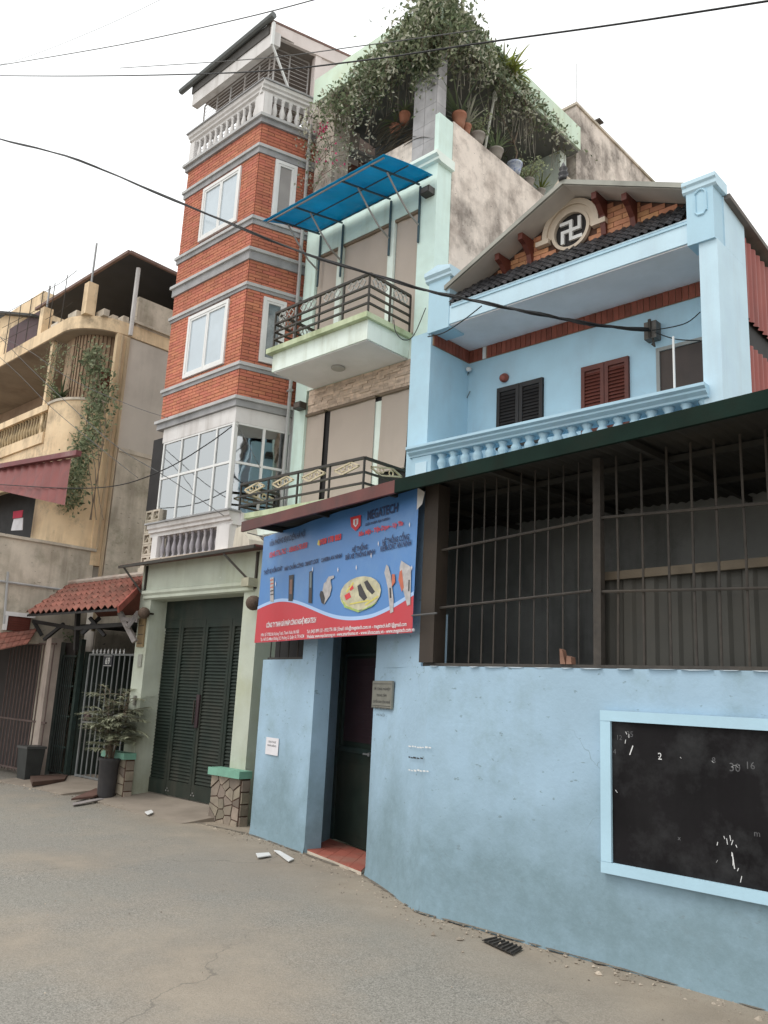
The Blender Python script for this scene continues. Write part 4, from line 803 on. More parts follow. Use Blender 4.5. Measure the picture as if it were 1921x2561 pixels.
# junk on the end of the lower balcony
p = at(615,1345,6.6); o = mk('plaster_corbel', MB().prism([(p.x-.14,6.5,p.z-.16),(p.x+.22,6.5,p.z-.13),(p.x+.2,6.5,p.z-.05),(p.x+.05,6.5,p.z+.06),(p.x+.02,6.5,p.z+.14),(p.x-.1,6.5,p.z+.12)], (0,.25,0)), mat('cream_plaster', (.6,.55,.46), .8, .12, 4, .3, streak=(.25,.22,.18), streak_amt=.6)); tag(o, 'broken cream plaster corbel between the balcony and the blue banner', 'corbel')
# ================================================================== mint green house
GY_ = 7.82; RX = -6.81
gh = thing('green_house', 'mint green house with two railed balconies and an overgrown roof terrace', 'house', (-8.2, 8.5, 0))
mb = MB(); mb.box(-9.55, RX-.01, GY_+.1, 11.5, 0, 8.95); mk('wall_core', mb, mint, gh)
mb = MB(); mb.box(-7.13, RX, GY_, GY_+.3, 0, 8.9); mk('pilaster', mb, mint, gh)
mb = MB(); mb.box(-9.52, -9.26, GY_, GY_+.3, 0, 8.9); mk('pilaster', mb, mint, gh)
mb = MB(); mb.box(-9.26, -7.13, GY_+.003, GY_+.3, 8.30, 8.9); mk('beam', mb, mint, gh)
for x in (-8.77, -7.70): mk('pier', MB().box(x, x+.11, GY_+.005, GY_+.3, 6.4, 8.3), mintwhite, gh)
mk('floor_band', MB().box(-9.26, -7.13, GY_+.004, GY_+.3, 6.06, 6.40), mintwhite, gh)
clad = mat('split_stone_cladding', (.42,.33,.25), .85, .25, 14, .6, 22, stain=(.3,.22,.16), stain_amt=.6, stain_scale=6)
random.seed(21)
cl = mk('stone_cladding', MB().box(-9.22, -7.135, GY_+.02, GY_+.3, 5.68, 6.059), clad, gh)
x = -9.22
for j in range(9):
    x = -9.22; z = 5.69+j*.041
    while x < -7.16:
        l = min(random.uniform(.1,.24), -7.137-x); mk('stone_strip', MB().box(x+.002, x+l-.002, GY_+.02-random.uniform(.004,.02), GY_+.03, z, z+.038), mat('split_stone', (.56,.44,.35), .85, .2, 14, .4, 40, island=.2), cl); x += l
def roller(x0, x1, z0, z1, flare=0):
    mb = MB(); n = 8; k = 6
    for j in range(k+1):
        for i in range(n+1):
            t = j/k; xx = x0+(x1-x0)*i/n
            mb.v.append(Vector((xx, GY_+.05-.006*math.sin(i/n*9)-flare*(1-t)**3*.6, z0+(z1-z0)*t)))
    mb.f = [(j*(n+1)+i, j*(n+1)+i+1, (j+1)*(n+1)+i+1, (j+1)*(n+1)+i) for j in range(k) for i in range(n)]
    o = mk('roller_blind', mb, blind, gh, True)
    mk('roller_tube', MB().tube([(x0-.02,GY_+.03,z1+.01),(x1+.02,GY_+.03,z1+.01)], .025, 8), mat('blind_tube_brown', (.2,.15,.11), .6), o)
    mk('bottom_bar', MB().tube([(x0,GY_+.05-flare*.6,z0),(x1,GY_+.05-flare*.6,z0)], .014, 6), blind, o)
for x0, x1 in ((-9.25,-8.78),(-8.65,-7.72),(-7.58,-7.14)): roller(x0, x1, 6.46, 8.27)
for i, (x0, x1) in enumerate(((-9.31,-8.87),(-8.75,-7.83),(-7.71,-7.2))): roller(x0, x1, (4.15,4.15,4.55)[i], 5.66, .06 if i == 2 else .02)
mk('window_void', MB().box(-9.25, -7.14, GY_+.075, GY_+.099, 3.9, 5.67), dark, gh)
mk('pier', MB().box(-7.84, -7.715, GY_+.06, GY_+.074, 3.9, 5.6), mintwhite, gh)
# cornice at the terrace floor
mb = MB(); mb.profile(Fr(0,GY_,1,0), [(0,8.88),(-.05,8.90),(-.05,8.94),(-.1,8.97),(-.1,9.02),(.3,9.02),(.3,8.88)], -9.5, -6.75); mk('cornice', mb, mintwhite, gh)
# terrace
mk('front_parapet', MB().box(-9.4, -7.32, GY_+.01, GY_+.16, 9.021, 9.5), mouldy, gh)
mk('terrace_pillar', MB().box(-9.47, -9.05, GY_, GY_+.35, 9.021, 11.05), mouldy, gh)
mp = mk('terrace_pillar', MB().box(-7.31, -6.88, GY_+.01, GY_+.2, 9.021, 11.75), concrete, gh)
for j in range(9):
    for i in range(2):
        mk('marble_tile', MB().box(-7.312+.002+i*.217, -7.312+.213+i*.217, GY_-.004, GY_+.009, 9.023+j*.29, 9.309+j*.29), marble, mp)
    mk('marble_tile', MB().box(-6.879, -6.866, GY_+.0, GY_+.19, 9.3+j*.29, 9.586+j*.29), marble, mp)
mk('parapet_end', MB().box(-6.885, RX+.002, GY_-.005, GY_+.3, 9.03, 9.68), mint, gh)
sidew = mk('side_wall', MB().box(RX-.12, RX, GY_+.31, 11.5, 0, 9.72), mouldy, gh)
mk('rear_tower_wall', MB().box(RX-1.6, RX+.001, 11.5, 14.6, 0, 12.03), mouldy, gh)
mk('rear_tower_coping', MB().box(RX-1.65, RX+.03, 11.47, 14.63, 12.031, 12.08), concrete, gh)
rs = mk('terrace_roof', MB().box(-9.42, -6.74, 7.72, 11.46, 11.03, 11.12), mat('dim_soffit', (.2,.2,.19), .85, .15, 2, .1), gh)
mk('roof_upstand', MB().box(-9.44, -6.72, 7.66, 7.74, 11.05, 11.5), mat('mint_yellow_upstand', (.66,.8,.66), .8, .06, 2, .15, stain=(.6,.66,.45), stain_amt=.5, streak=(.35,.38,.28), streak_amt=.45), rs)
mk('roof_upstand', MB().box(-6.76, -6.70, 7.745, 11.46, 11.06, 11.5), MATS['mint_yellow_upstand'], rs)
mk('terrace_room', MB().box(-9.4, -7.9, 9.1, 11.4, 9.0, 11.03), mat('terrace_room_dark', (.15,.16,.165), .8, .2, 2, .1, stain=(.03,.035,.045), stain_amt=.6), gh)
mk('terrace_room', MB().box(-7.9, -6.95, 11.2, 11.4, 9.0, 11.03), mintwhite, gh)
# balconies
def balcony(x0, x1, zb, zt, nm_top):
    b = mk('balcony_slab', MB().box(x0, x1, 7.02, GY_-.001, zb, zt), mintwhite, gh)
    mk('balcony_soffit', MB().box(x0+.02, x1-.02, 7.04, GY_-.005, zb-.012, zb-.001), soffit, b)
    mk('coping', MB().box(x0-.07, x1+.05, 6.94, GY_-.002, zt+.001, zt+.075), mat('mossy_coping', (.55,.62,.42), .85, .12, 3, .2, stain=(.3,.36,.16), stain_amt=.7, streak=(.2,.22,.12), streak_amt=.6), b)
balcony(-9.12, -7.2, 6.07, 6.34, 0); balcony(-9.5, -7.12, 3.68, 3.93, 0)
p = atz(846, 919, 6.055); mb = MB(); mb.lathe(p-Vector((0,0,.03)), [(.085,0),(.1,.01),(.1,.028)], 20); mk('ceiling_light', mb, mat('pale_disc', (.42,.40,.38), .5), gh)
def railing(pts, z0, ztop, rails, post_every, ornz, ostyle, label, loc):
    t = thing('balcony_railing', label, 'railing', loc)
    pts = [Vector(p) for p in pts]
    for a, b in zip(pts, pts[1:]):
        for z in rails: mk('rail', MB().bar(a+Vector((0,0,z)), b+Vector((0,0,z)), .034 if z == rails[0] else .026, .034 if z == rails[0] else .026), railmetal, t)
        L = (b-a).length; n = max(1, round(L/post_every))
        for i in range(n+(1 if b == pts[-1] else 0)):
            q = a.lerp(b, i/n); mk('post', MB().bar(q+Vector((0,0,z0)), q+Vector((0,0,ztop)), .022), railmetal, t)
        for i in range(n):
            q0, q1 = a.lerp(b, i/n), a.lerp(b, (i+1)/n); c = (q0+q1)/2; u = (q1-q0).normalized(); zz = sum(ornz)/2; h = (ornz[1]-ornz[0])/2*.78; w_ = (q1-q0).length*.36
            mb = MB()
            if ostyle == 'zig':
                for k in (-1, 0, 1):
                    cc = c+u*(k*w_*.62); r_ = w_*.34
                    ring = [cc+u*r_+Vector((0,0,zz)), cc+Vector((0,0,zz+h)), cc-u*r_+Vector((0,0,zz)), cc+Vector((0,0,zz-h))]
                    for e in range(4): mb.bar(ring[e], ring[(e+1)%4], .012)
                mk('ornament', mb, mat('pale_worn_iron', (.4,.4,.38), .6, .2, 10), t)
            else:
                ring = [c+u*w_+Vector((0,0,zz)), c+u*w_*.35+Vector((0,0,zz+h)), c-u*w_+Vector((0,0,zz)), c-u*w_*.35+Vector((0,0,zz-h))]
                for e in range(4): mb.bar(ring[e], ring[(e+1)%4], .02)
                for k in (-.3, .3):
                    cc = c+u*(k*w_)+Vector((0,0,zz)); pp = [cc+u*(h*.55*math.cos(g*.785))+Vector((0,0,h*.5*math.sin(g*.785))) for g in range(9)]; mb.tube(pp, .01, 5)
                mk('ornament', mb, mat('cream_iron_ornament', (.58,.5,.34), .6, .15, 10), t)
    return t
railing([(-9.1,7.75,0),(-9.1,7.0,0),(-7.19,7.0,0),(-7.19,7.8,0)], 6.415, 6.97, (6.97,6.80,6.68,6.56), .48, (6.80,6.97), 'zig', 'dark iron railing with small zigzag ornaments on the balcony under the blue awning', (-8.1,7.2,6.4))
railing([(-9.58,7.7,0),(-9.58,7.0,0),(-7.1,7.0,0),(-7.1,7.8,0)], 4.0, 4.46, (4.46,4.28,4.14), .6, (4.28,4.46), 'loop', 'dark iron railing with cream diamond ornaments above the rusty fascia', (-8.3,7.2,4.0))
# green painted planter box and AC trunking behind the lower railing
mk('sill_board', MB().box(-9.2,-7.2,7.74,7.81,4.0,4.06), mint, gh)
# wall spot lamps
for (u, v), lab in (((1070,480),'dark box lamp high on the mint wall right of the blue awning'),((1052,919),'dark box lamp on the mint wall beside the blue house verandah'),((751,1016),'dark box lamp on the mint wall beside the downpipe of the brick tower')):
    p = at(u, v, 7.76); t = thing('wall_box_lamp', lab, 'lamp', p)
    mk('body', MB().fbox(Fr(p.x,p.y,1,0), -.08, .08, -.07, .055, -.05+p.z, .05+p.z), mat('lamp_dark', (.05,.045,.04), .5), t); mk('lens', MB().box(p.x-.06, p.x+.06, p.y-.075, p.y-.071, p.z-.035, p.z+.035), mat('lamp_lens', (.14,.13,.12), .2), t)
# blue awning
aw = thing('awning', 'bright blue polycarbonate awning over the upper balcony of the mint house', 'awning', (-8.2,7.3,8.6))
mb = MB(); n = 60; k = 6
for j in range(k+1):
    t = j/k
    for i in range(n+1):
        xa = -9.47+(2.53)*i/n; xb = -9.18+2.34*i/n
        mb.v.append(Vector((xa+(xb-xa)*t, 6.88+.88*t, 8.555+.115*t+.02*math.sin(t*math.pi)+.003*math.sin(i*1.3))))
mb.f = [(j*(n+1)+i, j*(n+1)+i+1, (j+1)*(n+1)+i+1, (j+1)*(n+1)+i) for j in range(k) for i in range(n)]
o = mk('sheet', mb, awnblue, aw, True); md = o.modifiers.new('thickness', 'SOLIDIFY'); md.thickness = .006
mk('front_tube', MB().tube([(-9.4,6.93,8.535),(-6.98,6.93,8.545)], .014, 8), steel, aw)
for t_ in (.5,.97): mk('purlin', MB().bar((-9.4+.2*t_,6.88+.88*t_,8.53+.115*t_+.01),(-6.9,6.88+.88*t_,8.535+.115*t_+.01),.014), mat('awning_frame', (.05,.09,.11), .5), aw)
for x in (-9.17,-8.66,-7.66,-7.1):
    mk('rib', MB().bar((x-.12,6.92,8.535),(x,7.78,8.64),.022), MATS['awning_frame'], aw)
    mk('strut', MB().tube([(x,7.79,8.02),(x-.02,7.6,8.12),(x-.05,7.38,8.34),(x-.08,7.2,8.56)], .014, 6), steel, aw)
    mk('wall_bar', MB().bar((x,7.8,8.62),(x,7.8,7.75),.024), MATS['awning_frame'], aw)
# ================================================================== pale blue house with gable
HY, BY = 7.4, 8.2
bh = thing('blue_house', 'pale blue house with verandah, dark tiled pent roof and round vent gable', 'house', (-4.7, 8.2, 0))
mk('back_wall', MB().box(-6.5, -3.031, BY, BY+.2, 3.85, 6.12), bluehi, bh)
mk('side_wall', MB().box(-6.79, -6.46, HY+.02, BY+.2, 3.7, 6.12), bluehi, bh)
mk('ground_floor', MB().box(-6.79, -2.9, HY+.05, 12, 0, 3.84), bluehi, bh)
mk('beam', MB().box(-6.5, -3.131, HY, HY+.25, 6.12, 6.36), bluewhite, bh)
mk('beam_fillet', MB().box(-6.13, -3.131, HY-.012, HY+.02, 6.325, 6.352), bluehi, bh)
mk('soffit', MB().box(-6.46, -3.0, HY+.02, BY, 6.105, 6.119), soffit, bh)
# left pier head
mb = MB(); mb.box(-6.5, -6.16, HY-.01, HY+.3, 6.08, 6.78); pr = mk('pier_head', mb, bluehi, bh)
mb = MB(); mb.profile(Fr(0,HY-.01,1,0), [(0,6.76),(-.03,6.78),(-.03,6.81),(-.06,6.84),(-.06,6.89),(.36,6.89),(.36,6.76)], -6.54, -6.12); mk('cap', mb, bluewhite, pr)
mk('cap_ridge', MB().prism([(-6.54,HY-.06,6.891),(-6.33,HY-.06,6.95),(-6.12,HY-.06,6.891)], (0,.4,0)), bluewhite, pr)
# right pier
mk('pier', MB().box(-3.03, -2.85, HY+.015, 8.15, 3.6, 6.08), bluewhite, bh)
pr = mk('pier_head', MB().box(-3.13, -2.86, HY-.015, HY+.22, 6.08, 6.68), bluehi, bh)
mb = MB(); mb.profile(Fr(0,HY-.015,1,0), [(0,6.64),(-.02,6.66),(-.02,6.70),(-.04,6.72),(-.04,6.76),(.26,6.76),(.26,6.64)], -3.16, -2.82); mk('cap', mb, bluewhite, pr)
mb = MB(); cx, z0, z1, rr = -2.985, 6.37, 6.64, .055
pts = [Vector((cx+rr*math.cos(a), HY-.02, z1-rr+rr*math.sin(a))) for a in [i*math.pi/6 for i in range(7)]]+[Vector((cx-rr,HY-.02,z0+.03)), Vector((cx-.025,HY-.02,z0)), Vector((cx+.025,HY-.02,z0)), Vector((cx+rr,HY-.02,z0+.03))]
mb.tube(pts+[pts[0]], .011, 6); mk('panel_moulding', mb, bluehi, pr)
# side wall following the rear roof slope
sw_ = [(-2.85, HY+.2, 6.7), (-2.85, 8.42, 6.62)]
mb = MB(); mb.prism([(-2.85,HY+.22,6.081),(-2.85,8.15,6.081),(-2.85,8.15,6.56),(-2.85,HY+.22,6.63)], (-.17,0,0)); mk('side_gable', mb, bluewhite, bh)
# red corrugated side cladding
def corrugated(x, y0, y1, z0, z1, zs, nm):
    mb = MB(); n = int((y1-y0)/.02)
    for i in range(n+1):
        y = y0+(y1-y0)*i/n; d = .018*math.sin(y*2*math.pi/.13); mb.v += [Vector((x+d,y,z0+.0*i)), Vector((x+d,y,z1+zs*(y-y0)))]
    mb.f = [(2*i,2*i+2,2*i+3,2*i+1) for i in range(n)]; return mk(nm, mb, redmetal, bh, True)
corrugated(-2.88, 8.17, 12.5, 5.55, 6.46, -.09, 'cladding_sheet'); corrugated(-2.86, 8.17, 12.5, 3.4, 5.24, 0, 'cladding_sheet')
mk('cladding_gap', MB().box(-3.1,-2.92,8.16,12.5,3.4,6.3), dark, bh)
mb = MB(); mb.hexa([(-3.1,HY+.23,6.60),(-2.79,HY+.23,6.60),(-2.79,12.6,6.05),(-3.1,12.6,6.05),(-3.1,HY+.23,6.65),(-2.79,HY+.23,6.65),(-2.79,12.6,6.1),(-3.1,12.6,6.1)]); mk('verge', mb, mat('verge_grey_brown', (.16,.14,.125), .8, .2, 6, .2, stain=(.3,.28,.26), stain_amt=.5), bh)
# roof planes and gable
RXm, RZ, SL = -4.53, 7.39, .455; GYw = 7.72
def rz(x): return RZ-SL*abs(x-RXm)
roofm = mat('grey_roof_panel', (.16,.16,.155), .7, .15, 3, .1)
for sgn, xe in ((-1, -6.22), (1, -3.12)):
    a = [(RXm,HY-.02,RZ-.03),(xe,HY-.02,rz(xe)-.03),(xe,12,rz(xe)-.03),(RXm,12,RZ-.03)]
    ro = mk('roof', MB().prism(a, (0,0,.028)), roofm, bh)
    b = [(RXm,HY-.05,RZ-.045),(xe,HY-.05,rz(xe)-.045),(xe,HY-.05,rz(xe)+.012),(RXm,HY-.05,RZ+.012)]
    mk('barge_board', MB().prism(b, (0,.028,0)), mat('grey_green_barge', (.36,.36,.32), .7, .1, 5, .1, stain=(.15,.15,.13), stain_amt=.5), ro)
    mk('eaves_soffit', MB().prism([(RXm,HY-.02,RZ-.05),(xe,HY-.02,rz(xe)-.05),(xe,GYw,rz(xe)-.05),(RXm,GYw,RZ-.05)], (0,0,.012)), mat('soffit_grey', (.62,.58,.54), .8, .1, 3, .1), ro)
gwl = mk('gable_wall', MB().prism([(-6.3,GYw,6.5),(-2.95,GYw,6.5),(-2.95,GYw,rz(-2.95)-.06),(RXm,GYw,RZ-.06),(-6.3,GYw,rz(-6.3)-.06)], (0,.15,0)), darkjoint, bh)
FGb = Fr(0, GYw, 1, 0); vc = at(1430, 577, 7.70); vr = abs(at(1430,535,7.7).z-at(1430,619,7.7).z)/2
j = 0; z = 6.62
while z < 7.3:
    x = -6.3-(.105 if j % 2 else 0); h = .056
    while x < -2.95:
        a, b = x+.004, x+.206; top = z+h
        lim = lambda xx: rz(xx)-.055
        while a < b and lim(a) < top: a += .01
        while b > a and lim(b) < top: b -= .01
        near = (max(a, min(vc.x, b))-vc.x)**2+(max(z, min(vc.z, top))-vc.z)**2
        if b-a > .04 and near > (vr*1.15)**2: brick_obj((FGb, a, b, z, top), gablebrick, gwl, .012)
        x += .21
    z += .063; j += 1
# round vent with the temple-style cross emblem, in a stepped cream surround
vt = mk('vent_backing', MB().lathe((vc.x, GYw-.004, vc.z), [(vr*1.02,0),(vr*1.02,.01)], 32, (0,-1,0)), dark, bh)
def ringpart(r0, r1, d0, d1, a0, a1, n=40):
    mb = MB()
    for i in range(n+1):
        a = a0+(a1-a0)*i/n
        for r, d in ((r0,d0),(r1,d0),(r1,d1),(r0,d1)): mb.v.append(Vector((vc.x+r*math.cos(a), GYw-d, vc.z+r*math.sin(a))))
    for i in range(n):
        for k in range(4): mb.f.append((4*i+k, 4*i+(k+1)%4, 4*i+4+(k+1)%4, 4*i+4+k))
    mb.f += [(0,1,2,3), tuple(4*n+k for k in (3,2,1,0))]; return mb
mk('vent_ring', ringpart(vr*.98, vr*1.16, .01, .06, 0, 2*math.pi), stonecream, vt)
mk('vent_arch', ringpart(vr*1.161, vr*1.42, .012, .05, R(-8), R(188)), stonecream, vt)
mk('vent_arch', ringpart(vr*1.421, vr*1.72, .012, .075, R(-8), R(188)), stonecream, vt)
for sgn in (-1, 1):
    x0 = vc.x+sgn*vr*1.3; x1 = vc.x+sgn*vr*2.12; mk('vent_foot', MB().box(min(x0,x1), max(x0,x1), GYw-.08, GYw-.005, vc.z-vr*.36, vc.z-vr*.08), stonecream, vt)
e = vr*.92; t_ = vr*.19; yv0, yv1 = GYw-.045, GYw-.016
arms = MB(); arms.box(vc.x-t_/2, vc.x+t_/2, yv0, yv1, vc.z-e*.66, vc.z+e*.66); arms.box(vc.x-e*.66, vc.x-t_/2, yv0+.001, yv1, vc.z-t_/2, vc.z+t_/2); arms.box(vc.x+t_/2, vc.x+e*.66, yv0+.001, yv1, vc.z-t_/2, vc.z+t_/2)
q = e*.66
arms.box(vc.x+q-t_, vc.x+q, yv0+.0015, yv1, vc.z+t_/2, vc.z+q*1.12); arms.box(vc.x-q*1.12, vc.x-t_/2, yv0+.0015, yv1, vc.z+q-t_, vc.z+q)
arms.box(vc.x-q, vc.x-q+t_, yv0+.0015, yv1, vc.z-q*1.12, vc.z-t_/2); arms.box(vc.x+t_/2, vc.x+q*1.12, yv0+.0015, yv1, vc.z-q, vc.z-q+t_)
mk('vent_emblem', arms, white, vt)
for x in (-5.5,-5.17,-4.2,-3.84):
    zt = rz(x)-.06; mb = MB(); mb.prism([(x-.03,HY+.06,zt-.02),(x-.03,GYw-.005,zt-.02),(x-.03,GYw-.005,max(6.64,zt-.46)),(x-.03,GYw-.045,max(6.66,zt-.44)),(x-.03,GYw-.08,zt-.22),(x-.03,HY+.14,zt-.13),(x-.03,HY+.06,zt-.1)], (.06,0,0)); mk('eaves_bracket', mb, wood, bh)
# dark tiled pent roof
pt = mk('pent_roof', MB().prism([(-6.15,HY+.0,6.362),(-6.15,GYw-.015,6.362),(-6.15,GYw-.015,6.70),(-6.15,HY+.0,6.372)], (3.02,0,0)), darkjoint, bh)
ang = math.atan2(.335, .30)
tl = MB(); nn = 6
for i in range(nn+1):
    xx = -.045+.09*i/nn; zz = .016*math.cos(i/nn*2*math.pi)
    for yy, dz in ((0, .012), (.105, 0)): tl.v += [Vector((xx,yy,zz+dz)), Vector((xx,yy,zz+dz-.008))]
for i in range(nn):
    a = 4*i; b = a+4
    tl.f += [(a,b,b+2,a+2),(a+1,a+3,b+3,b+1),(a,a+1,b+1,b),(a+2,b+2,b+3,a+3)]
tl_me = mesh_of('roof_tile', tl, tiledark)
for j in range(5):
    for i in range(34):
        t = j/5; inst('roof_tile', tl_me, pt, (-6.1+i*.0875, HY-.02+.30*t+random.uniform(-.004,.004), 6.385+.335*t), rot=(ang+random.uniform(-.04,.04), 0, random.uniform(-.03,.03)))
edge = mk('tile_bedding', MB().box(-6.13,-3.132,HY-.008,HY+.05,6.361,6.379), bluewhite, bh)
# finial
rp_ = Vector((RXm, HY-.03, RZ)); mb = MB(); mb.lathe(rp_, [(.05,0),(.06,.04),(.03,.06),(.06,.085),(.045,.11),(.025,.12),(.05,.15),(.03,.18),(.008,.23)], 12); mk('finial', mb, tiledark, bh, True)
mk('ridge_lump', MB().prism([(RXm-.12,HY-.04,RZ-.03),(RXm+.1,HY-.04,RZ-.02),(RXm+.05,HY-.04,RZ+.04),(RXm-.05,HY-.04,RZ+.04)], (0,.2,0)), concrete, bh)
# soldier-brick frieze under the verandah ceiling
fz = mk('frieze', MB().box(-6.46, -3.03, BY-.012, BY-.001, 5.935, 6.104).box(-6.459, -6.447, HY+.05, BY-.013, 5.935, 6.104), joint, bh)
for i in range(46): 
    x = -6.445+i*.0745
    if i == 3: mk('white_tile', MB().box(x, x+.05, BY-.026, BY-.013, 5.937, 6.10), white, fz); continue
    brick_obj((Fr(0,BY-.012,1,0), x, x+.066, 5.937, 6.10), soldier, fz, .011, 'soldier_brick')
FSb = Fr(-6.447, HY+.06, 0, 1)
for i in range(10): mk('soldier_brick', MB().box(-6.447, -6.435, HY+.07+i*.07, HY+.131+i*.07, 5.937, 6.10), soldier, fz)
# shuttered windows
def shutter(x0, x1, z0, z1, m_, leaves=2):
    o = mk('window', MB().box(x0, x1, BY-.012, BY-.001, z0, z1), m_, bh); w_ = (x1-x0)/leaves
    for k in range(leaves):
        a = x0+k*w_; b = a+w_; mb = MB(); f = .05
        mb.box(a+.004,a+f,BY-.035,BY-.013,z0,z1); mb.box(b-f,b-.004,BY-.035,BY-.013,z0,z1); mb.box(a+f,b-f,BY-.034,BY-.013,z1-.06,z1); mb.box(a+f,b-f,BY-.034,BY-.013,z0,z0+.06)
        s = mk('shutter', mb, m_, o); n = int((z1-z0-.12)/.042)
        for j in range(n): z = z0+.065+j*.042; mk('slat', MB().prism([(a+f,BY-.032,z),(b-f,BY-.032,z),(b-f,BY-.016,z+.03),(a+f,BY-.016,z+.03)], (0,.004,.006)), m_, s)
shutter(at(1246,975,BY).x, at(1361,947,BY).x, 4.66, 5.47, darkwood); shutter(at(1456,922,BY).x, at(1575,892,BY).x, 4.6, 5.46, wood)
x0, x1 = at(1652,880,BY).x, -3.03
o = mk('doorway', MB().box(x0, x1, BY-.012, BY-.001, 3.9, 5.42), mat('brown_door', (.055,.04,.035), .6, .2, 5, .1, streak=(.1,.07,.05), streak_amt=.5), bh)
mk('frame', MB().box(x0-.04, x0, BY-.03, BY-.001, 3.9, 5.46).box(x0, x1, BY-.03, BY-.001, 5.42, 5.46), mat('grey_frame', (.3,.31,.3), .7), o)
# balustrade of the verandah
mb = MB(); mb.profile(Fr(0,HY,1,0), [(.0,4.475),(-.02,4.48),(-.025,4.5),(-.065,4.53),(-.065,4.55),(-.1,4.57),(-.1,4.6),(.2,4.6),(.2,4.475)], -6.7, -2.98); br = mk('balustrade_rail', mb, bluehi, bh)
mk('verandah_floor', MB().box(-6.7, -2.9, HY+.0, BY, 3.72, 3.86), bluehi, bh)
pb = mk('balustrade_post', MB().box(-6.66, -6.36, HY-.01, HY+.15, 3.86, 4.474), bluehi, bh)
mk('post_panel', MB().box(-6.6,-6.42,HY-.022,HY-.0105,4.08,4.4), bluewhite, pb)
bb_me = mesh_of('baluster', MB().lathe((0,0,0), [(.04,0),(.045,.05),(.03,.08),(.06,.2),(.055,.28),(.03,.36),(.055,.42),(.055,.45),(.035,.48),(.06,.52)], 10), bluehi, True)
for i in range(19): inst('baluster', bb_me, bh, (-6.25+i*.178, HY+.07, 3.86), scale=(1.1,1.1,1.18))
# verandah fittings
p = at(1630, 828, BY-.08); jb = thing('junction_box', 'rusty cable junction box clamped on the blue verandah wall', 'junction box', p)
mk('box', MB().box(p.x-.07,p.x+.07,BY-.12,BY-.002,p.z-.1,p.z+.1), mat('jb', (.12,.11,.1), .6, .3, 20, .2, stain=(.2,.13,.09), stain_amt=.6), jb)
mk('clamp', MB().box(p.x-.015,p.x+.015,BY-.14,BY-.121,p.z-.09,p.z+.12).tube([(p.x+.02,BY-.1,p.z-.1),(p.x+.04,BY-.1,p.z-.2),(p.x+.01,BY-.1,p.z-.16)],.012), rust, jb)
a, b = at(1684,842,7.55), at(1686,975,7.55); o = mk('white_pole', MB().tube([(a.x,7.55,4.6),(a.x,7.55,a.z)], .012, 8), white); tag(o, 'thin white pole standing on the blue verandah balustrade', 'pole')
p = at(1258,942,BY-.05); o = mk('wall_lamp', MB().lathe((p.x,BY-.002,p.z), [(.06,0),(.06,.02),(.05,.06),(.02,.08)], 12, (0,-1,-.4)), mat('red_lamp', (.25,.07,.05), .5, .3, 20, .1), smooth=True); tag(o, 'small red brown lamp on blue wall above the dark shutters', 'lamp')
p = at(1172,922,BY-.05); sc_ = thing('security_camera', 'small white camera with dangling lead on the blue verandah wall', 'camera', p)
mk('body', MB().lathe((p.x,BY-.002,p.z), [(.02,0),(.02,.03),(.032,.035),(.032,.1),(.02,.105)], 12, (.3,-1,-.3)), white, sc_, True); mk('lead', MB().tube([at(1172,930,BY-.02), at(1163,960,BY-.02), at(1160,985,BY-.02), at(1168,995,BY-.02), at(1176,978,BY-.02)], .006, 5), greycable, sc_)
# ================================================================== tiled gate canopy of number 69
ctn = thing('tiled_gate_canopy', 'red clay tiled gate canopy on timber braces over the number 69 gate', 'canopy', (-12.7,6.8,0))
EY, RY = 6.15, 6.95
eL, eR = at(68,1535,EY), at(294,1519,EY); rL, rR = at(177,1467,RY), at(372,1439,RY)
ez = (eL.z+eR.z)/2; rzz = (rL.z+rR.z)/2
eL.z = eR.z = ez; rL.z = rR.z = rzz
def patch(a, b): return (eL.lerp(eR, a)).lerp(rL.lerp(rR, a), b)
mk('roof_deck', MB().prism([eL-Vector((0,0,.05)), eR-Vector((0,0,.05)), rR-Vector((0,0,.05)), rL-Vector((0,0,.05))], (0,0,.03)), darkwood, ctn)
nc, nr = 15, 6
for j in range(nr):
    for i in range(nc):
        a0, a1 = i/nc, (i+1)/nc; b0, b1 = j/nr-.03, (j+1)/nr+.02; p00, p10, p01, p11 = patch(a0,b0), patch(a1,b0), patch(a0,b1), patch(a1,b1); mb = MB(); n = 4; L0 = .02+random.uniform(0,.006)
        for k in range(n+1):
            t = k/n; hz = .03*math.sin(t*2*math.pi)
            for bot, top, lift in ((p00,p10,L0+.024),(p01,p11,L0-.016)):
                q = bot.lerp(top, t)+Vector((0,0,hz+lift)); mb.v += [q, q-Vector((0,0,.014))]
        for k in range(n):
            a = 4*k; b = a+4; mb.f += [(a,b,b+2,a+2),(a+1,a+3,b+3,b+1),(a,a+1,b+1,b),(a+2,b+2,b+3,a+3)]
        mb.f += [(0,2,3,1),(4*n,4*n+1,4*n+3,4*n+2)]
        mk('roof_tile', mb, tilered, ctn)
mk('ridge', MB().tube([rL+Vector((-.05,0,.05)), rR+Vector((0,0,.05))], .045, 8), mat('pale_ridge', (.42,.36,.31), .85, .15, 8, .3, stain=(.25,.13,.1), stain_amt=.6), ctn)
mk('back_slope', MB().prism([rL+Vector((0,.02,-.02)), rR+Vector((0,.02,-.02)), rR+Vector((0,.6,-.5)), rL+Vector((0,.6,-.5))], (0,0,.03)), tilered, ctn)
mk('verge_board', MB().bar(eR+Vector((.02,0,-.03)), rR+Vector((.02,0,-.03)), .03, .1), mat('red_verge', (.3,.08,.06), .75, .2, 6, .2), ctn)
greywood = mat('grey_timber', (.3,.27,.26), .85, .15, 8, .2); 
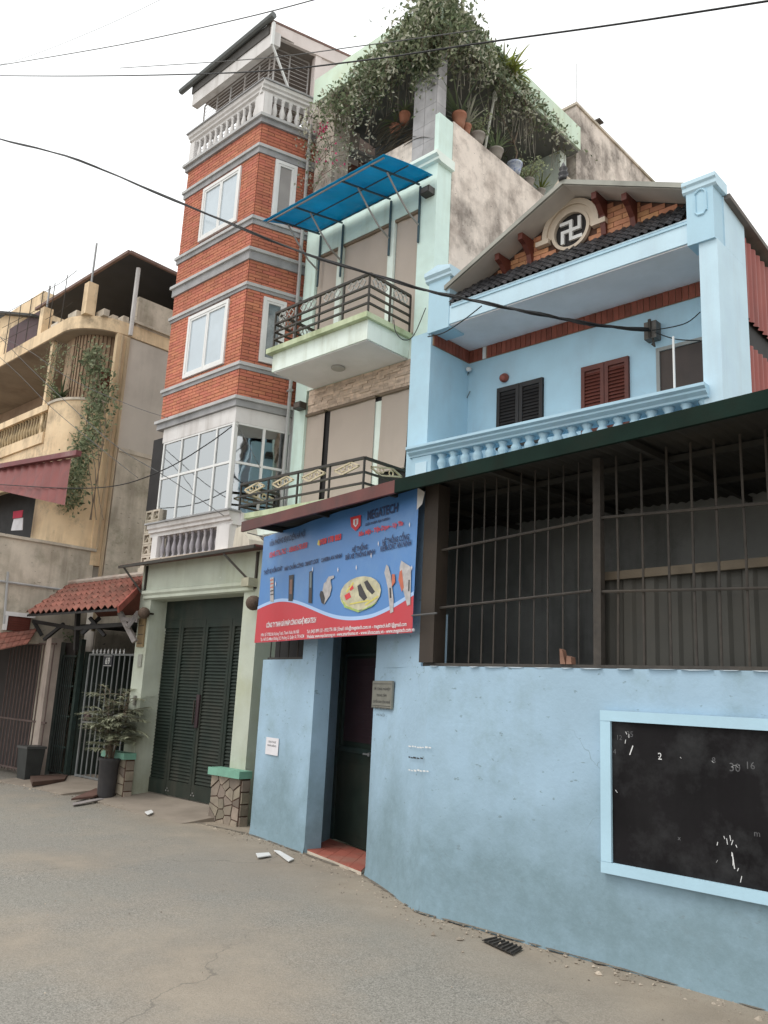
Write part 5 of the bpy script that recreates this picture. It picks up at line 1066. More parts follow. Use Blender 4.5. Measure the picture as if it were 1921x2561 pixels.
for (u0,v0,u1,v1,wd,m_) in ((300,1532,338,1605,.07,greywood),(305,1548,345,1552,.06,greywood),(318,1570,346,1530,.05,greywood),(72,1552,190,1572,.06,darkwood),(190,1572,330,1560,.06,darkwood),(85,1555,105,1590,.06,darkwood),(195,1530,190,1625,.07,darkwood),(205,1585,250,1545,.05,darkwood),(225,1545,262,1590,.05,darkwood),(110,1600,160,1560,.05,darkwood)):
    mk('brace', MB().bar(at(u0,v0,6.45), at(u1,v1,6.6), wd), m_, ctn)
# gate 69
g9 = thing('barred_gate', 'grey barred steel gate with number plate 69 under the tiled canopy', 'gate', at(250,1950,7.0))
G9 = Fr(at(188,1945,7.05).x, 7.05, 1, .02); gW = -11.75-G9.o.x
def s9(u, v=1800): return G9.px(u, v)[0]
for i in range(12):
    s = .0+i*gW/11; mk('bar', MB().tube([G9.w(s,0,.06), G9.w(s,0,2.05)], .013 if i else .02, 6), mat('bar_grey', (.2,.21,.21), .5, .15, 8, .05, stain=(.12,.1,.08), stain_amt=.5), g9)
for z in (.1,.95,1.1,2.05): mk('rail', MB().bar(G9.w(0,-.0,z), G9.w(gW,0,z), .03), MATS['bar_grey'], g9)
s, z = G9.px(275, 1653); plt = mk('number_plate', MB().fbox(G9, s-.13, s+.13, -.04, -.02, z-.09, z+.09), mat('plate_navy', (.02,.022,.03), .4), g9)
mk('lettering', text_mb('69', .15, G9, s, z-.052, -.0425, 'CENTER', bold=.004), mat('plate_white', (.6,.6,.58), .6, .05, 20), plt)
mk('plate_border', MB().fbox(G9,s-.125,s+.125,-.042,-.0405,z+.075,z+.083).fbox(G9,s-.125,s+.125,-.042,-.0405,z-.083,z-.075), MATS['plate_white'], plt)
mk('lock_box', MB().fbox(G9, .1, .25, -.03, .03, .98, 1.12), mat('lock_maroon', (.07,.035,.04), .5), g9)
for i in range(9): mk('spike', MB().lathe(G9.w(.1+i*.12,0,2.065), [(.02,0),(.012,.02),(.02,.04),(.003,.08)], 6), white, g9)
# frame posts and half open left leaf
pp = thing('steel_gate', 'grey green steel gate frame with dark mesh leaf swung inwards', 'gate', at(110,1930,6.9))
xl = at(112,1930,6.9).x
mk('post', MB().box(xl-.04, xl+.04, 6.88, 6.96, 0, 2.25), mat('grey_green_post', (.13,.15,.14), .6, .15, 6, .1, stain=(.2,.19,.17), stain_amt=.5), pp)
mk('post', MB().box(xl+.55, xl+.63, 6.95, 7.03, 0, 2.3), darkmetal, pp)
mb = MB()
for i in range(7): mb.box(xl+.06+i*.07, xl+.075+i*.07, 6.92, 6.93, .1, 2.0)
for z in (.1,.5,1.0,1.5,2.0): mb.box(xl+.04, xl+.55, 6.931, 6.941, z, z+.03)
mk('mesh_leaf', mb, darkmetal, pp)
mk('open_leaf', MB().hexa([(xl+.6,7.05,.05),(xl+.63,7.05,.05),(xl+.9,7.9,.05),(xl+.87,7.9,.05),(xl+.6,7.05,2.1),(xl+.63,7.05,2.1),(xl+.9,7.9,2.1),(xl+.87,7.9,2.1)]), gategreen, pp)
# dim passage behind
py = thing('dim_passage', 'dark narrow passage wall behind the number 69 gate', 'passage', (-13,8.5,0))
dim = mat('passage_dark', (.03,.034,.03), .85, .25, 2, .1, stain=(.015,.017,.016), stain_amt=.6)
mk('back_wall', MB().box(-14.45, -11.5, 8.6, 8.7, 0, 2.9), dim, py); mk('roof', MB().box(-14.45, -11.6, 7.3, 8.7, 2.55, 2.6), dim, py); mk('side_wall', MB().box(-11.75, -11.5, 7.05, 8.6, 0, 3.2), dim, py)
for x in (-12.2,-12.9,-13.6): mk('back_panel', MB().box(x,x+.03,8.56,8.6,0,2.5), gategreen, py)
# ================================================================== ochre corner house on the left
yh = thing('ochre_house', 'weathered ochre corner house with curved balcony slab and creeper beside the tower', 'house', (-16.5,8,0))
CX, CY, CR = -15.4, 7.55, .9
def arc(ins, a0=-90, a1=0, n=14): return [Vector((CX+(CR-ins)*math.cos(R(a0+(a1-a0)*i/n)), CY+(CR-ins)*math.sin(R(a0+(a1-a0)*i/n)), 0)) for i in range(n+1)]
def plan_full(ins, left=-24, back=12): return [Vector((left, CY-CR+ins, 0))]+arc(ins)+[Vector((CX+CR-ins, back, 0)), Vector((left, back, 0))]
def slabp(pl, z0, z1): return MB().prism([p+Vector((0,0,z0)) for p in pl], (0,0,z1-z0))
def curvewall(ins, thick, z0, z1, left, back):
    o = [Vector((left, CY-CR+ins,0))]+arc(ins)+[Vector((CX+CR-ins, back,0))]; i_ = [Vector((left, CY-CR+ins+thick,0))]+arc(ins+thick)+[Vector((CX+CR-ins-thick, back,0))]
    mb = MB(); n = len(o)
    for a, b in zip(o, i_): mb.v += [a+Vector((0,0,z0)), b+Vector((0,0,z0)), b+Vector((0,0,z1)), a+Vector((0,0,z1))]
    for k in range(n-1):
        for e in range(4): mb.f.append((4*k+e, 4*k+(e+1)%4, 4*k+4+(e+1)%4, 4*k+4+e))
    mb.f += [(0,1,2,3), tuple(4*(n-1)+e for e in (3,2,1,0))]; return mb
us = mk('roof_slab', slabp(plan_full(0), 8.30, 8.56), yellow, yh)
mk('slab_soffit', slabp(plan_full(.02), 8.285, 8.299), mat('stained_soffit', (.36,.29,.22), .9, .12, 2, .2, stain=(.2,.15,.11), stain_amt=.6), us)
mk('grey_flank', MB().box(-16, -14.52, 7.62, 12, 0, 8.28), conc2, yh)
zt = atx(410,1156,-14.5).z
mk('flank_ledge', MB().box(-14.519, -14.47, 7.64, 12, zt-.02, zt+.06), concrete, yh)
mk('flank_lower', MB().box(-14.519, -14.49, 7.64, 12, 0, zt-.021), concrete, yh)
mk('roof_parapet', MB().box(-14.62, -14.5, 7.7, 12, 8.561, 9.2), concrete, yh)
mk('parapet_ledge', MB().box(-14.7, -14.44, 7.6, 12, 8.60, 8.65), concrete, yh)
# curved wall under the slab with timber strips
tanw = mat('tan_strip_wall', (.42,.3,.2), .85, .12, 3, .2, streak=(.15,.1,.07), streak_amt=.7, stain=(.3,.2,.13), stain_amt=.6)
cw = mk('curved_wall', curvewall(.28, .1, 6.2, 8.284, -15.75, 7.62), tanw, yh)
for i in range(13):
    a = R(-88+i*7.2); q = Vector((CX+(CR-.272)*math.cos(a), CY+(CR-.272)*math.sin(a), 0)); mk('strip', MB().bar(q+Vector((0,0,6.25)), q+Vector((0,0,8.28)), .014), mat('strip_brown', (.13,.08,.05), .8), cw)
p0, p1 = at(138,850,6.78), at(113,1003,6.78); mk('balcony_post', MB().bar(Vector((p0.x,6.78,5.9)), Vector((p0.x,6.78,8.284)), .1), yellow, yh)
mk('loggia_back', MB().box(-24, -15.7, 8.1, 8.2, 3.5, 8.28), mat('loggia_wall', (.38,.27,.19), .85, .12, 2, .2, stain=(.22,.14,.1), stain_amt=.6), yh)
wd = mk('window', atx(262,930,-14.78) and MB().box(-14.86, -14.76, 7.25, 7.55, 6.3, 7.6), wood, yh)
# mid balcony parapet, curved
ztop = at(180,1008,6.9).z; zmid = at(60,1118,6.68).z
cpw = mk('curved_parapet', curvewall(.03, .12, 3.7, ztop, -15.62, 7.6), yellow, yh)
mk('parapet_coping', curvewall(-.0, .18, ztop, ztop+.05, -15.64, 7.6), concrete, cpw)
zb0 = at(50,1105,6.68).z; zb1 = at(50,1055,6.68).z
mk('balustrade_rail', MB().box(-24,-15.63,6.66,6.82,zb1,zb1+.14), yellow, yh); mk('balustrade_foot', MB().box(-24,-15.63,6.64,6.84,zb0-.22,zb0), yellow, yh)
yb_me = mesh_of('baluster', MB().lathe((0,0,0), bal_prof, 8), mat('mouldy_ochre', (.45,.34,.2), .85, .2, 8, .2, stain=(.1,.085,.06), stain_amt=.7, stain_scale=5), True)
for i in range(20): inst('baluster', yb_me, yh, (-15.8-i*.13, 6.74, zb0), scale=(1.1,1.1,(zb1-zb0)/.44))
mk('front_wall', MB().box(-24,-15.63,6.68,6.8,5.3,zb0-.221), yellow, yh)
# flank strip of ochre between the creeper and the drain pipe, pipes
mk('corner_strip', MB().box(-14.6, -14.498, 7.35, 7.62, 3.7, 8.284), yellow, yh)
mk('drain_pipe', MB().tube([(-14.46,7.56,8.25),(-14.46,7.56,2.5)], .035, 8), mat('ochre_pipe', (.45,.34,.22), .7, .12, 5, .1, streak=(.2,.15,.1), streak_amt=.5), yh)
mk('drain_pipe', MB().tube([(-14.46,7.44,8.25),(-14.46,7.44,4)], .022, 8), MATS['ochre_pipe'], yh)
mk('vent_pipe', MB().tube([(-14.45,7.58,8.3),(-14.45,7.58,9.75)], .045, 8), mat('white_pipe', (.6,.58,.57), .5, .08, 5, 0, streak=(.35,.3,.27), streak_amt=.6), yh)
# stubs and rubble on the slab
for (u, v0, v1) in ((220,717,785),(107,780,850)):
    b = at(u, v1, 6.85); t = at(u, v0, 6.85); mk('parapet_stub', MB().box(b.x-.09, b.x+.09, 6.75, 6.95, 8.561, t.z), yellow, yh)
    mk('steel_upright', MB().tube([(b.x-.03,6.85,t.z),(b.x-.03,6.85,t.z+(.9 if u > 200 else .55))], .022, 6), steel, yh)
for u, v, l in ((250,785,.3),(275,795,.2),(180,790,.35),(135,815,.3),(300,803,.25)):
    q = atz(u, v, 8.62); mk('rubble_block', MB().box(q.x-l/2, q.x+l/2, q.y, q.y+.12, 8.561, 8.66+random.uniform(0,.05)), concrete, yh)
# barbed wire guard on the slab edge
mb = MB()
for z in (9.0, 9.35, 9.7):
    mb.tube([(-19,6.8,z+.1),(-17,6.8,z+.0),(-16.2,6.83,z),(-15.55,6.83,z+.05)], .007, 4)
for i in range(6): x = -15.9-i*.55; mb.tube([(x,6.8,8.56),(x,6.8,9.75)], .009, 4)
mk('wire_guard', mb, rust, yh)
# roof terrace shelter
zc = atx(345,640,-14.4).z; yc = atx(345,640,-14.4).y
c0 = Vector((-14.35, 7.3, atx(345,642,-14.35).z)); l0 = atz(103,772,c0.z); r0 = Vector((-14.35, 12, c0.z-.1))
sh = mk('shelter_roof', MB().prism([Vector((l0.x-.1,7.3,c0.z)), c0, r0, Vector((l0.x-.1,12,c0.z-.1))], (0,0,.03)), mat('shelter_sheet', (.03,.033,.042), .7, .2, 3, .1), yh)
mk('roof_edge', MB().bar(Vector((l0.x-.15,7.28,c0.z+.01)), c0+Vector((.03,-.02,.01)), .06), mat('shelter_edge', (.2,.13,.11), .8, .2, 6, .2), sh); mk('roof_edge', MB().bar(c0+Vector((.03,0,.01)), r0+Vector((.03,0,.01)), .06), MATS['shelter_edge'], sh)
mk('shelter_wall', MB().box(-19,-14.8,9.6,9.7,8.56,c0.z), dark, yh)
mk('shelter_post', MB().bar((-14.62,9.2,8.6),(-14.62,9.2,c0.z-.02),.05), steel, yh)
# upper wing at the left edge
zz0 = at(100,775,7.6); mk('upper_wing', MB().box(-24, at(100,790,7.6).x, 7.6, 12, 8.56, at(50,765,7.6).z), yellow, yh)
mk('wing_roof', MB().hexa([(-24,7.4,at(0,742,7.4).z+.5),(zz0.x+.1,7.4,at(100,778,7.4).z),(zz0.x+.1,12,at(100,778,7.4).z),(-24,12,at(0,742,7.4).z+.5),(-24,7.4,at(0,742,7.4).z+.56),(zz0.x+.1,7.4,at(100,778,7.4).z+.06),(zz0.x+.1,12,at(100,778,7.4).z+.06),(-24,12,at(0,742,7.4).z+.56)]), darksheet, yh)
a, b = at(30,800,7.59), at(92,860,7.59); mk('window', MB().box(a.x, b.x, 7.57, 7.599, b.z-.2, a.z-.25), mat('plum_shutter', (.07,.03,.035), .6, .2, 5), yh)
# red corrugated awning screen
A = [at(-120,1190,6.35), at(180,1146,6.35), at(164,1264,6.05), at(-120,1200,6.05)]; mb = MB(); n = 90
rw = thing('corrugated_screen', 'faded red corrugated metal screen hanging under the ochre balcony', 'screen', A[1])
for i in range(n+1):
    t = i/n; p = A[0].lerp(A[1], t); q = A[3].lerp(A[2], t); d = Vector((0,-.014*math.sin(i*1.2),0)); mb.v += [p+d, q+d]
mb.f = [(2*i,2*i+2,2*i+3,2*i+1) for i in range(n)]; mk('sheet', mb, mat('faded_maroon_sheet', (.19,.048,.043), .65, .15, 2, .05, streak=(.1,.035,.035), streak_amt=.8, stain=(.22,.09,.085), stain_amt=.4), rw, True)
e0, e1 = at(-120,1188,6.3), at(197,1133,6.3); mk('edge_flashing', MB().bar(e0, e1, .1, .09), mat('plum_flashing', (.2,.07,.075), .7, .15, 5, .1, stain=(.4,.3,.28), stain_amt=.4), rw)
# yard wall and first-floor void
mk('yard_wall', MB().box(-14.66, -14.5, 4.6, 7.43, 2.2, 3.95), concrete, yh); mk('yard_wall', MB().box(-14.66, -14.502, 6.75, 7.43, 0, 2.199), concrete, yh); mk('overhang_soffit', MB().box(-26, -14.67, 4.6, 7.4, 2.2, 2.3), dim, yh)
mk('yard_wall_coping', MB().box(-14.7, -14.45, 4.6, 7.44, 3.951, 4.0), concrete, yh)
q = atx(20,1455,-14.49); mk('wall_pipe', MB().tube([(-14.46,4.6,q.z),(-14.46,7.4,q.z-.02)], .02, 6), pipegrey, yh)
mk('wall_pipe', MB().tube([atx(20,1430,-14.46), atx(10,1560,-14.46)], .022, 6), pipegrey, yh)
mk('dark_room', MB().box(-19, -14.72, 7.2, 7.3, 3.9, 5.6), dark, yh)
mk('room_post', MB().box(-15.3,-15.05,6.9,7.1,3.9,5.4), yellow, yh)
q = at(45,1300,6.4); lnd = mk('laundry', MB().prism([(q.x-.25,6.4,q.z-.18),(q.x+.25,6.4,q.z-.22),(q.x+.2,6.4,q.z+.02),(q.x-.2,6.4,q.z+.04)], (0,.01,0)), mat('white_cloth', (.6,.58,.6), .9)); tag(lnd, 'white cloth hung to dry in the dark opening of the ochre house', 'laundry')
lnd2 = mk('laundry', MB().prism([(q.x-.2,6.38,q.z+.041),(q.x+.2,6.38,q.z+.021),(q.x+.2,6.38,q.z+.16),(q.x-.22,6.38,q.z+.18)], (0,.01,0)), mat('red_cloth', (.4,.03,.06), .9)); tag(lnd2, 'dark red cloth hung to dry in the dark opening of the ochre house', 'laundry')
# small shuttered window, tiled pent roof and rusty gate of the neighbour
nb = thing('neighbour_lean_to', 'small red tiled pent roof with shuttered window above a rusty barred gate', 'lean-to', at(40,1600,6.3))
W0, W1 = atx(18,1540,-14.5), atx(72,1574,-14.5)
w_ = mk('window', MB().box(-14.499, -14.47, W0.y, W1.y, W1.z-.05, W0.z), wood, nb)
for k in range(5): mk('slat', MB().box(-14.469, -14.455, W0.y+.01, W1.y-.01, W1.z-.04+k*.04, W1.z-.015+k*.04), wood, w_)
mk('frame', MB().box(-14.499, -14.44, W0.y-.06, W1.y+.06, W0.z+.001, W0.z+.07).box(-14.499, -14.445, W0.y-.06, W0.y-.001, W1.z-.05, W0.z), whitewash, w_)
tl0, tr0, bl0, br0 = atx(-40,1590,-14.49), atx(94,1574,-14.49), atx(-60,1640,-14.15), atx(70,1612,-14.15)
def P2(s, t): return tl0.lerp(tr0, s).lerp(bl0.lerp(br0, s), t)
for j in range(3):
    for i in range(9):
        mb = MB(); mb.prism([P2(i/9+.004,j/3), P2((i+1)/9-.004,j/3), P2((i+1)/9-.004,(j+1)/3+.04)+Vector((0,0,.02)), P2(i/9+.004,(j+1)/3+.04)+Vector((0,0,.02))], (0,0,.02)); mk('roof_tile', mb, tilered, nb)
ng = thing('rusty_gate', 'rusty brown barred gate of the neighbour left of the concrete post', 'gate', at(40,1980,6.62))
for i in range(14):
    p = at(-20+i*8.5, 1960, 6.62); mk('bar', MB().tube([(p.x,6.62,.05),(p.x,6.62,2.2)], .012, 5), mat('brown_bar', (.12,.08,.07), .7, .2, 8, .05), ng)
x0, x1 = at(-25,1960,6.62).x, at(95,1960,6.62).x
for z in (.1,.9,2.2): mk('rail', MB().bar((x0,6.62,z),(x1,6.62,z),.03), MATS['brown_bar'], ng)
mk('backing_sheet', MB().box(x0-9, x1-.05, 7.0, 7.01, .0, 2.25), mat('gate_back', (.05,.04,.038), .8, .2, 4), ng)
p = at(86,1880,6.6); o = mk('concrete_post', MB().box(p.x-.09, p.x+.09, 6.6, 6.78, 0, 2.3), mat('pinkish_concrete', (.45,.37,.32), .9, .15, 4, .3, streak=(.14,.11,.1), streak_amt=.6)); tag(o, 'stained concrete gate post between the rusty gate and the gate 69 frame', 'post')
p = atz(66,1952,0); bn_ = thing('dustbin', 'dark square metal bin standing beside the concrete gate post', 'bin', p)
mk('body', MB().hexa([p+Vector((-.14,-.1,.0)),p+Vector((.14,-.1,.0)),p+Vector((.14,.14,.0)),p+Vector((-.14,.14,.0)),p+Vector((-.17,-.13,.5)),p+Vector((.17,-.13,.5)),p+Vector((.17,.17,.5)),p+Vector((-.17,.17,.5))]), mat('bin_dark', (.035,.037,.035), .6, .2, 6, .1), bn_)
mk('rim', MB().box(p.x-.185,p.x+.185,p.y-.145,p.y+.185,.501,.54), mat('bin_rim', (.06,.06,.058), .5), bn_)
# ================================================================== plants
random.seed(11)
def leaf(mb, c, size, nrm=None, asp=.5, fold=.25):
    n = nrm or Vector((random.gauss(0,1), random.gauss(-.3,1), random.gauss(.5,1))); n = Vector(n).normalized()
    u = n.cross(Vector((random.gauss(0,1), random.gauss(0,1), random.gauss(0,1)))).normalized(); v = n.cross(u)
    L, W = size, size*asp
    mb.add([c-u*L*.5, c+v*W*.5+n*W*fold-u*L*.05, c+u*L*.5, c-v*W*.5+n*W*fold-u*L*.05], [(0,1,2),(0,2,3)])
def blade(mb, base, dirv, length, width, droop, n=5):
    d = Vector(dirv).normalized(); side = d.cross(Vector((0,0,1))); side = (side if side.length > .01 else Vector((1,0,0))).normalized(); p = Vector(base); pts = []
    for i in range(n+1):
        t = i/n; w_ = width*(1-t)**.7*(.5+min(1,t*4)*.5); pts.append((p.copy(), w_)); d = (d+Vector((0,0,-droop/n))).normalized(); p += d*length/n
    o = len(mb.v)
    for q, w_ in pts: mb.v += [q-side*w_/2, q+side*w_/2]
    for i in range(n): mb.f.append((o+2*i, o+2*i+1, o+2*i+3, o+2*i+2))
def strand(mbl, mbs, p, length, size, dens=38, sway=.08, grav=1):
    p = Vector(p); pts = [p.copy()]; d = Vector((random.uniform(-.4,.4), random.uniform(-.6,.0), -.6*grav)).normalized(); k = max(2, int(length/.1))
    for i in range(k):
        d = (d+Vector((random.gauss(0,.18), random.gauss(0,.18), -.35*grav))).normalized(); p = p+d*length/k; pts.append(p.copy())
        for _ in range(int(dens*length/k)+1): leaf(mbl, p+Vector((random.gauss(0,sway), random.gauss(0,sway), random.gauss(0,sway))), size*random.uniform(.6,1.2))
    mbs.tube(pts, .006, 4, .003)
# big creeper over the terrace roof corner
vine = thing('climbing_vine', 'thick tangled green creeper over the roof terrace corner of the mint house', 'vine', (-7.0,7.8,11.1))
A_, B_, C_, S_ = MB(), MB(), MB(), MB()
def pick(): return random.choices((A_, B_, C_), (5, 3, 3))[0]
for i in range(100):                                 # along the front edge
    x = -9.5+2.75*random.random()**.85; strand(pick(), S_, (x, 7.63+random.uniform(-.05,.12), 11.0+random.uniform(-.12,.1)+.25*max(0,(x+7.9))), random.uniform(.25,.75)+.3*max(0,x+8.4)*random.random(), .085, 46)
for i in range(110):                                 # along the right edge, thinning to the back
    t = random.random()**1.5; strand(pick(), S_, (-6.7+random.uniform(-.08,.03), 7.8+3.5*t, 11.2+random.uniform(-.15,.25)*(1-t)), random.uniform(.25,.9)*(1-.5*t), .08, 44*(1-.4*t))
for i in range(3000):                                # heap on the corner
    a = random.uniform(0,6.28); r = abs(random.gauss(0,.36)); z = random.uniform(0,1)
    c = Vector((-6.98+r*math.cos(a)*1.0, 7.85+r*math.sin(a)*1.0, 10.75+z*1.4*max(.1,1-r*.8)+random.gauss(0,.06))); leaf(pick(), c, random.uniform(.05,.11))
for i in range(1500):                                # leaves on the marble pillar head
    c = Vector((random.uniform(-7.36,-6.78), 7.79+random.uniform(-.06,.03), 11.05-abs(random.gauss(0,.35)))); leaf(pick(), c, random.uniform(.05,.09))
for i in range(14):
    a = Vector((random.uniform(-7.3,-6.8), 7.75, 10.6)); pts = [a+Vector((random.gauss(0,.1), random.gauss(0,.06), .17*k)) for k in range(8)]; S_.tube(pts, .008, 4, .004)
for i in range(6): strand(A_, S_, (random.uniform(-7.3,-6.6), random.uniform(7.6,8.2), 11.75), random.uniform(.25,.45), .08, 40, .06, -.55)
for i in range(2600):                                # runners over the upstands
    if random.random() < .5: x = -6.72-abs(random.gauss(0,.75)); c = Vector((x, 7.63+random.gauss(0,.03), 11.05+random.random()*(.55-.25*min(1.6,(-6.72-x)))))
    else: y = 7.7+abs(random.gauss(0,1.3)); c = Vector((-6.68+random.gauss(0,.03), y, 11.08+random.random()*max(.08,.5-.12*(y-7.7))))
    leaf(pick(), c, random.uniform(.05,.11))
mk('leaves', A_, leafA, vine); mk('leaves', B_, leafB, vine); mk('leaves', C_, leafC, vine); mk('stems', S_, stem, vine)
# hanging aerial roots under the slab
hr = MB()
for i in range(120):
    front = random.random() < .55
    p = Vector((random.uniform(-9.0,-7.3), random.uniform(7.8,8.1), 11.03)) if front else Vector((random.uniform(-7.0,-6.8), random.uniform(8.2,11.2), 11.03))
    l = random.uniform(.25,.85); hr.tube([p, p+Vector((random.gauss(0,.02),random.gauss(0,.02),-l*.5)), p+Vector((random.gauss(0,.03),random.gauss(0,.03),-l))], .0045, 3)
mk('hanging_roots', hr, mat('root_grey', (.24,.22,.18), .9), vine, kind='stuff')
# bougainvillea by the left terrace pillar
bg_ = thing('bougainvillea', 'straggling shrub with a few pink flowers spilling over the terrace parapet', 'shrub', (-9.0,7.75,9.5))
l1, l2, st = MB(), MB(), MB()
for i in range(34):
    strand(random.choice((l1,l1,l2)), st, (random.uniform(-9.35,-8.1), 7.72+random.uniform(-.08,.05), random.uniform(9.45,10.45)), random.uniform(.25,.6), .065, 44, .09, random.choice((.6,-.3,.2)))
fl = MB()
for c in [Vector((random.gauss(-9.12,.07), 7.62+random.gauss(0,.03), random.gauss(10.4,.06))) for _ in range(34)]+[Vector((random.uniform(-9.3,-8.5), 7.62, random.uniform(9.5,10.1))) for _ in range(16)]: leaf(fl, c, .05, None, .8)
mk('leaves', l1, leafB, bg_); mk('leaves', l2, leafC, bg_); mk('stems', st, stem, bg_); mk('flowers', fl, flower, bg_)
# potted plants on the terrace parapet
def pot(p, r, h, m_, label, kind, size, lm, group=None):
    t = thing('potted_plant', label, 'potted plant', p, group)
    mk('pot', MB().lathe(p, [(r*.62,0),(r*.8,h*.3),(r*.98,h*.8),(r*1.08,h*.84),(r*1.08,h),(r*.92,h),(r*.9,h*.9),(.005,h*.88)], 16), m_, t, True)
    lv, sm = MB(), MB(); top = p+Vector((0,0,h*.9))
    if kind == 'spiky':
        for i in range(26): a = random.uniform(0,6.28); blade(lv, top, (math.cos(a)*.6, math.sin(a)*.6, random.uniform(.5,1.4)), size*random.uniform(.6,1), .035, random.uniform(.2,.9))
    elif kind == 'bush':
        for i in range(9):
            a = random.uniform(0,6.28); e = top+Vector((math.cos(a)*size*.5, math.sin(a)*size*.5, size*random.uniform(.5,1.0))); sm.tube([top, top.lerp(e,.5)+Vector((0,0,.03)), e], .008, 4, .003)
            for _ in range(40): q = top.lerp(e, random.uniform(.35,1.1)); leaf(lv, q+Vector((random.gauss(0,.06),random.gauss(0,.06),random.gauss(0,.06))), random.uniform(.04,.08))
    elif kind == 'bonsai':
        pts = [top, top+Vector((.03,.02,size*.3)), top+Vector((-.02,.0,size*.55)), top+Vector((.02,.03,size*.8))]; sm.tube(pts, .016, 6, .007)
        for _ in range(5):
            c = top+Vector((random.gauss(0,size*.28), random.gauss(0,size*.28), size*random.uniform(.55,1.1))); sm.tube([pts[2], c], .006, 4)
            for _ in range(60): leaf(lv, c+Vector((random.gauss(0,.07),random.gauss(0,.07),random.gauss(0,.05))), random.uniform(.025,.05))
    mk('leaves', lv, lm, t)
    if sm.v: mk('stems', sm, stem, t)
    return t
porcelain = mat('blue_white_glaze', (.45,.5,.58), .2, .1, 8, 0, spec=.6, stain=(.04,.08,.3), stain_amt=.95, stain_scale=16)
ptz = 9.722
for u, v, r, h, m_, kind, size, lm, lab in (
    (1148,316,.12,.30,terracotta,'spiky',.75,leafC,'spiky dark plant in a tall terracotta pot on the terrace wall beside the marble pillar'),
    (1166,338,.085,.2,terracotta,'spiky',.5,leafB,'small upright terracotta pot with grassy leaves next to the tall terracotta pot'),
    (1194,360,.13,.2,potgrey,'bush',.42,leafA,'leafy shrub in a wide brown pot on the terrace wall'),
    (1240,400,.13,.2,potgrey,'spiky',.5,leafC,'arching leafed plant in a rounded beige pot between shrub and porcelain pot'),
    (1287,428,.14,.24,porcelain,'bonsai',.75,leafC,'bonsai in a blue and white porcelain pot on the terrace wall'),
    (1323,462,.1,.16,potgrey,'bush',.4,leafA,'low bushy plant in a grey pot next to the porcelain pot'),
    (1352,485,.09,.14,potgrey,'spiky',.35,leafD,'pale leafed plant in a small grey pot at the far end of terrace wall')):
    p = atx(u, v, -6.87); p.z = ptz; p.x = -6.87; pot(p, r*.85, h*.85, m_, lab, kind, size, lm, 'potted plants along the roof terrace wall')
for u, v, lab in ((1012,292,'terracotta pot hanging in the dark terrace opening, upper of two'),(988,322,'terracotta pot hanging in the dark terrace opening, lower of two')):
    p = at(u, v, 8.05); t = thing('hanging_pot', lab, 'pot', p, None); mk('pot', MB().lathe(p-Vector((0,0,.13)), [(.05,0),(.075,.07),(.08,.14),(.09,.15),(.09,.18),(.07,.18)], 14), terracotta, t, True)
    lv = MB()
    for i in range(20): a = random.uniform(0,6.28); blade(lv, p+Vector((0,0,.1)), (math.cos(a), math.sin(a), .7), .3, .03, 1.2)
    mk('leaves', lv, leafC, t); mk('wire', MB().tube([p+Vector((0,0,.12)), Vector((p.x,p.y,11.02))], .004, 4), greycable, t)
dp = thing('stacked_branches', 'pile of dry palm fronds and sticks behind the blue awning', 'branches', at(985,360,7.9)); lv = MB()
for i in range(60): a = at(random.uniform(930,1025), random.uniform(330,395), random.uniform(7.84,8.0)); blade(lv, a, (random.uniform(.3,1),random.uniform(-.1,.1),random.uniform(.1,.5)), random.uniform(.3,.6), .03, .8)
mk('fronds', lv, mat('dry_frond', (.2,.17,.13), .9, .2, 8, 0, island=.3), dp)
a, b = atx(1212,382,-6.86), atx(1237,238,-6.86); o = mk('terrace_pole', MB().tube([Vector((-6.86,a.y,9.72)), Vector((-6.86,b.y,b.z))], .02, 6).lathe(Vector((-6.86,b.y,b.z-.12)), [(.02,0),(.045,.05),(.04,.14),(.01,.2)], 8), mat('pale_pole', (.45,.45,.4), .7)); tag(o, 'pale leaning pole with knob among the terrace plants', 'pole')
yt = thing('roof_shrub', 'bright yellow green shrub growing on the terrace roof edge', 'shrub', (-6.75,9.4,11.4)); lv = MB()
for i in range(70): a = random.uniform(0,6.28); blade(lv, Vector((-6.72+random.gauss(0,.06), 9.32+random.gauss(0,.1), 11.2)), (math.cos(a), math.sin(a), random.uniform(.2,1.6)), random.uniform(.25,.45), .05, .8)
mk('leaves', lv, leafD, yt)
# creeper on the ochre house
oc = thing('wall_creeper', 'leafy creeper hanging down the curved corner of the ochre house', 'vine', (-14.9,6.9,6)); l1, l2, st = MB(), MB(), MB()
for i in range(520):
    t = random.random(); u = 225+30*math.sin(t*5)-22*t+random.gauss(0,18); v = 870+400*t; p = at(u, v, 6.83+random.uniform(-.05,.1)+.15*max(0,(u-215)/60))
    for _ in range(5): leaf(random.choice((l1,l1,l2)), p+Vector((random.gauss(0,.08),random.gauss(0,.05),random.gauss(0,.08))), random.uniform(.05,.12))
for k in range(5): st.tube([at(222+8*k+10*math.sin(i*.9+k), 880+i*42, 6.9) for i in range(11)], .009, 4)
mk('leaves', l1, leafA, oc); mk('leaves', l2, leafC, oc); mk('stems', st, stem, oc)
o2 = thing('balcony_plant', 'dark spiky plant on the curved balcony parapet of the ochre house', 'plant', at(145,1000,6.85)); lv = MB(); b = at(148,1000,6.9)
for i in range(46): a = random.uniform(0,6.28); blade(lv, b+Vector((random.gauss(0,.08),0,0)), (math.cos(a)*.8, math.sin(a)*.8, random.uniform(.4,1.6)), random.uniform(.3,.75), .045, .9)
mk('leaves', lv, leafC, o2)
sv = thing('hanging_creeper', 'thin creeper trailing from the ochre roof slab over the post', 'vine', at(150,850,6.75)); l1, st = MB(), MB()
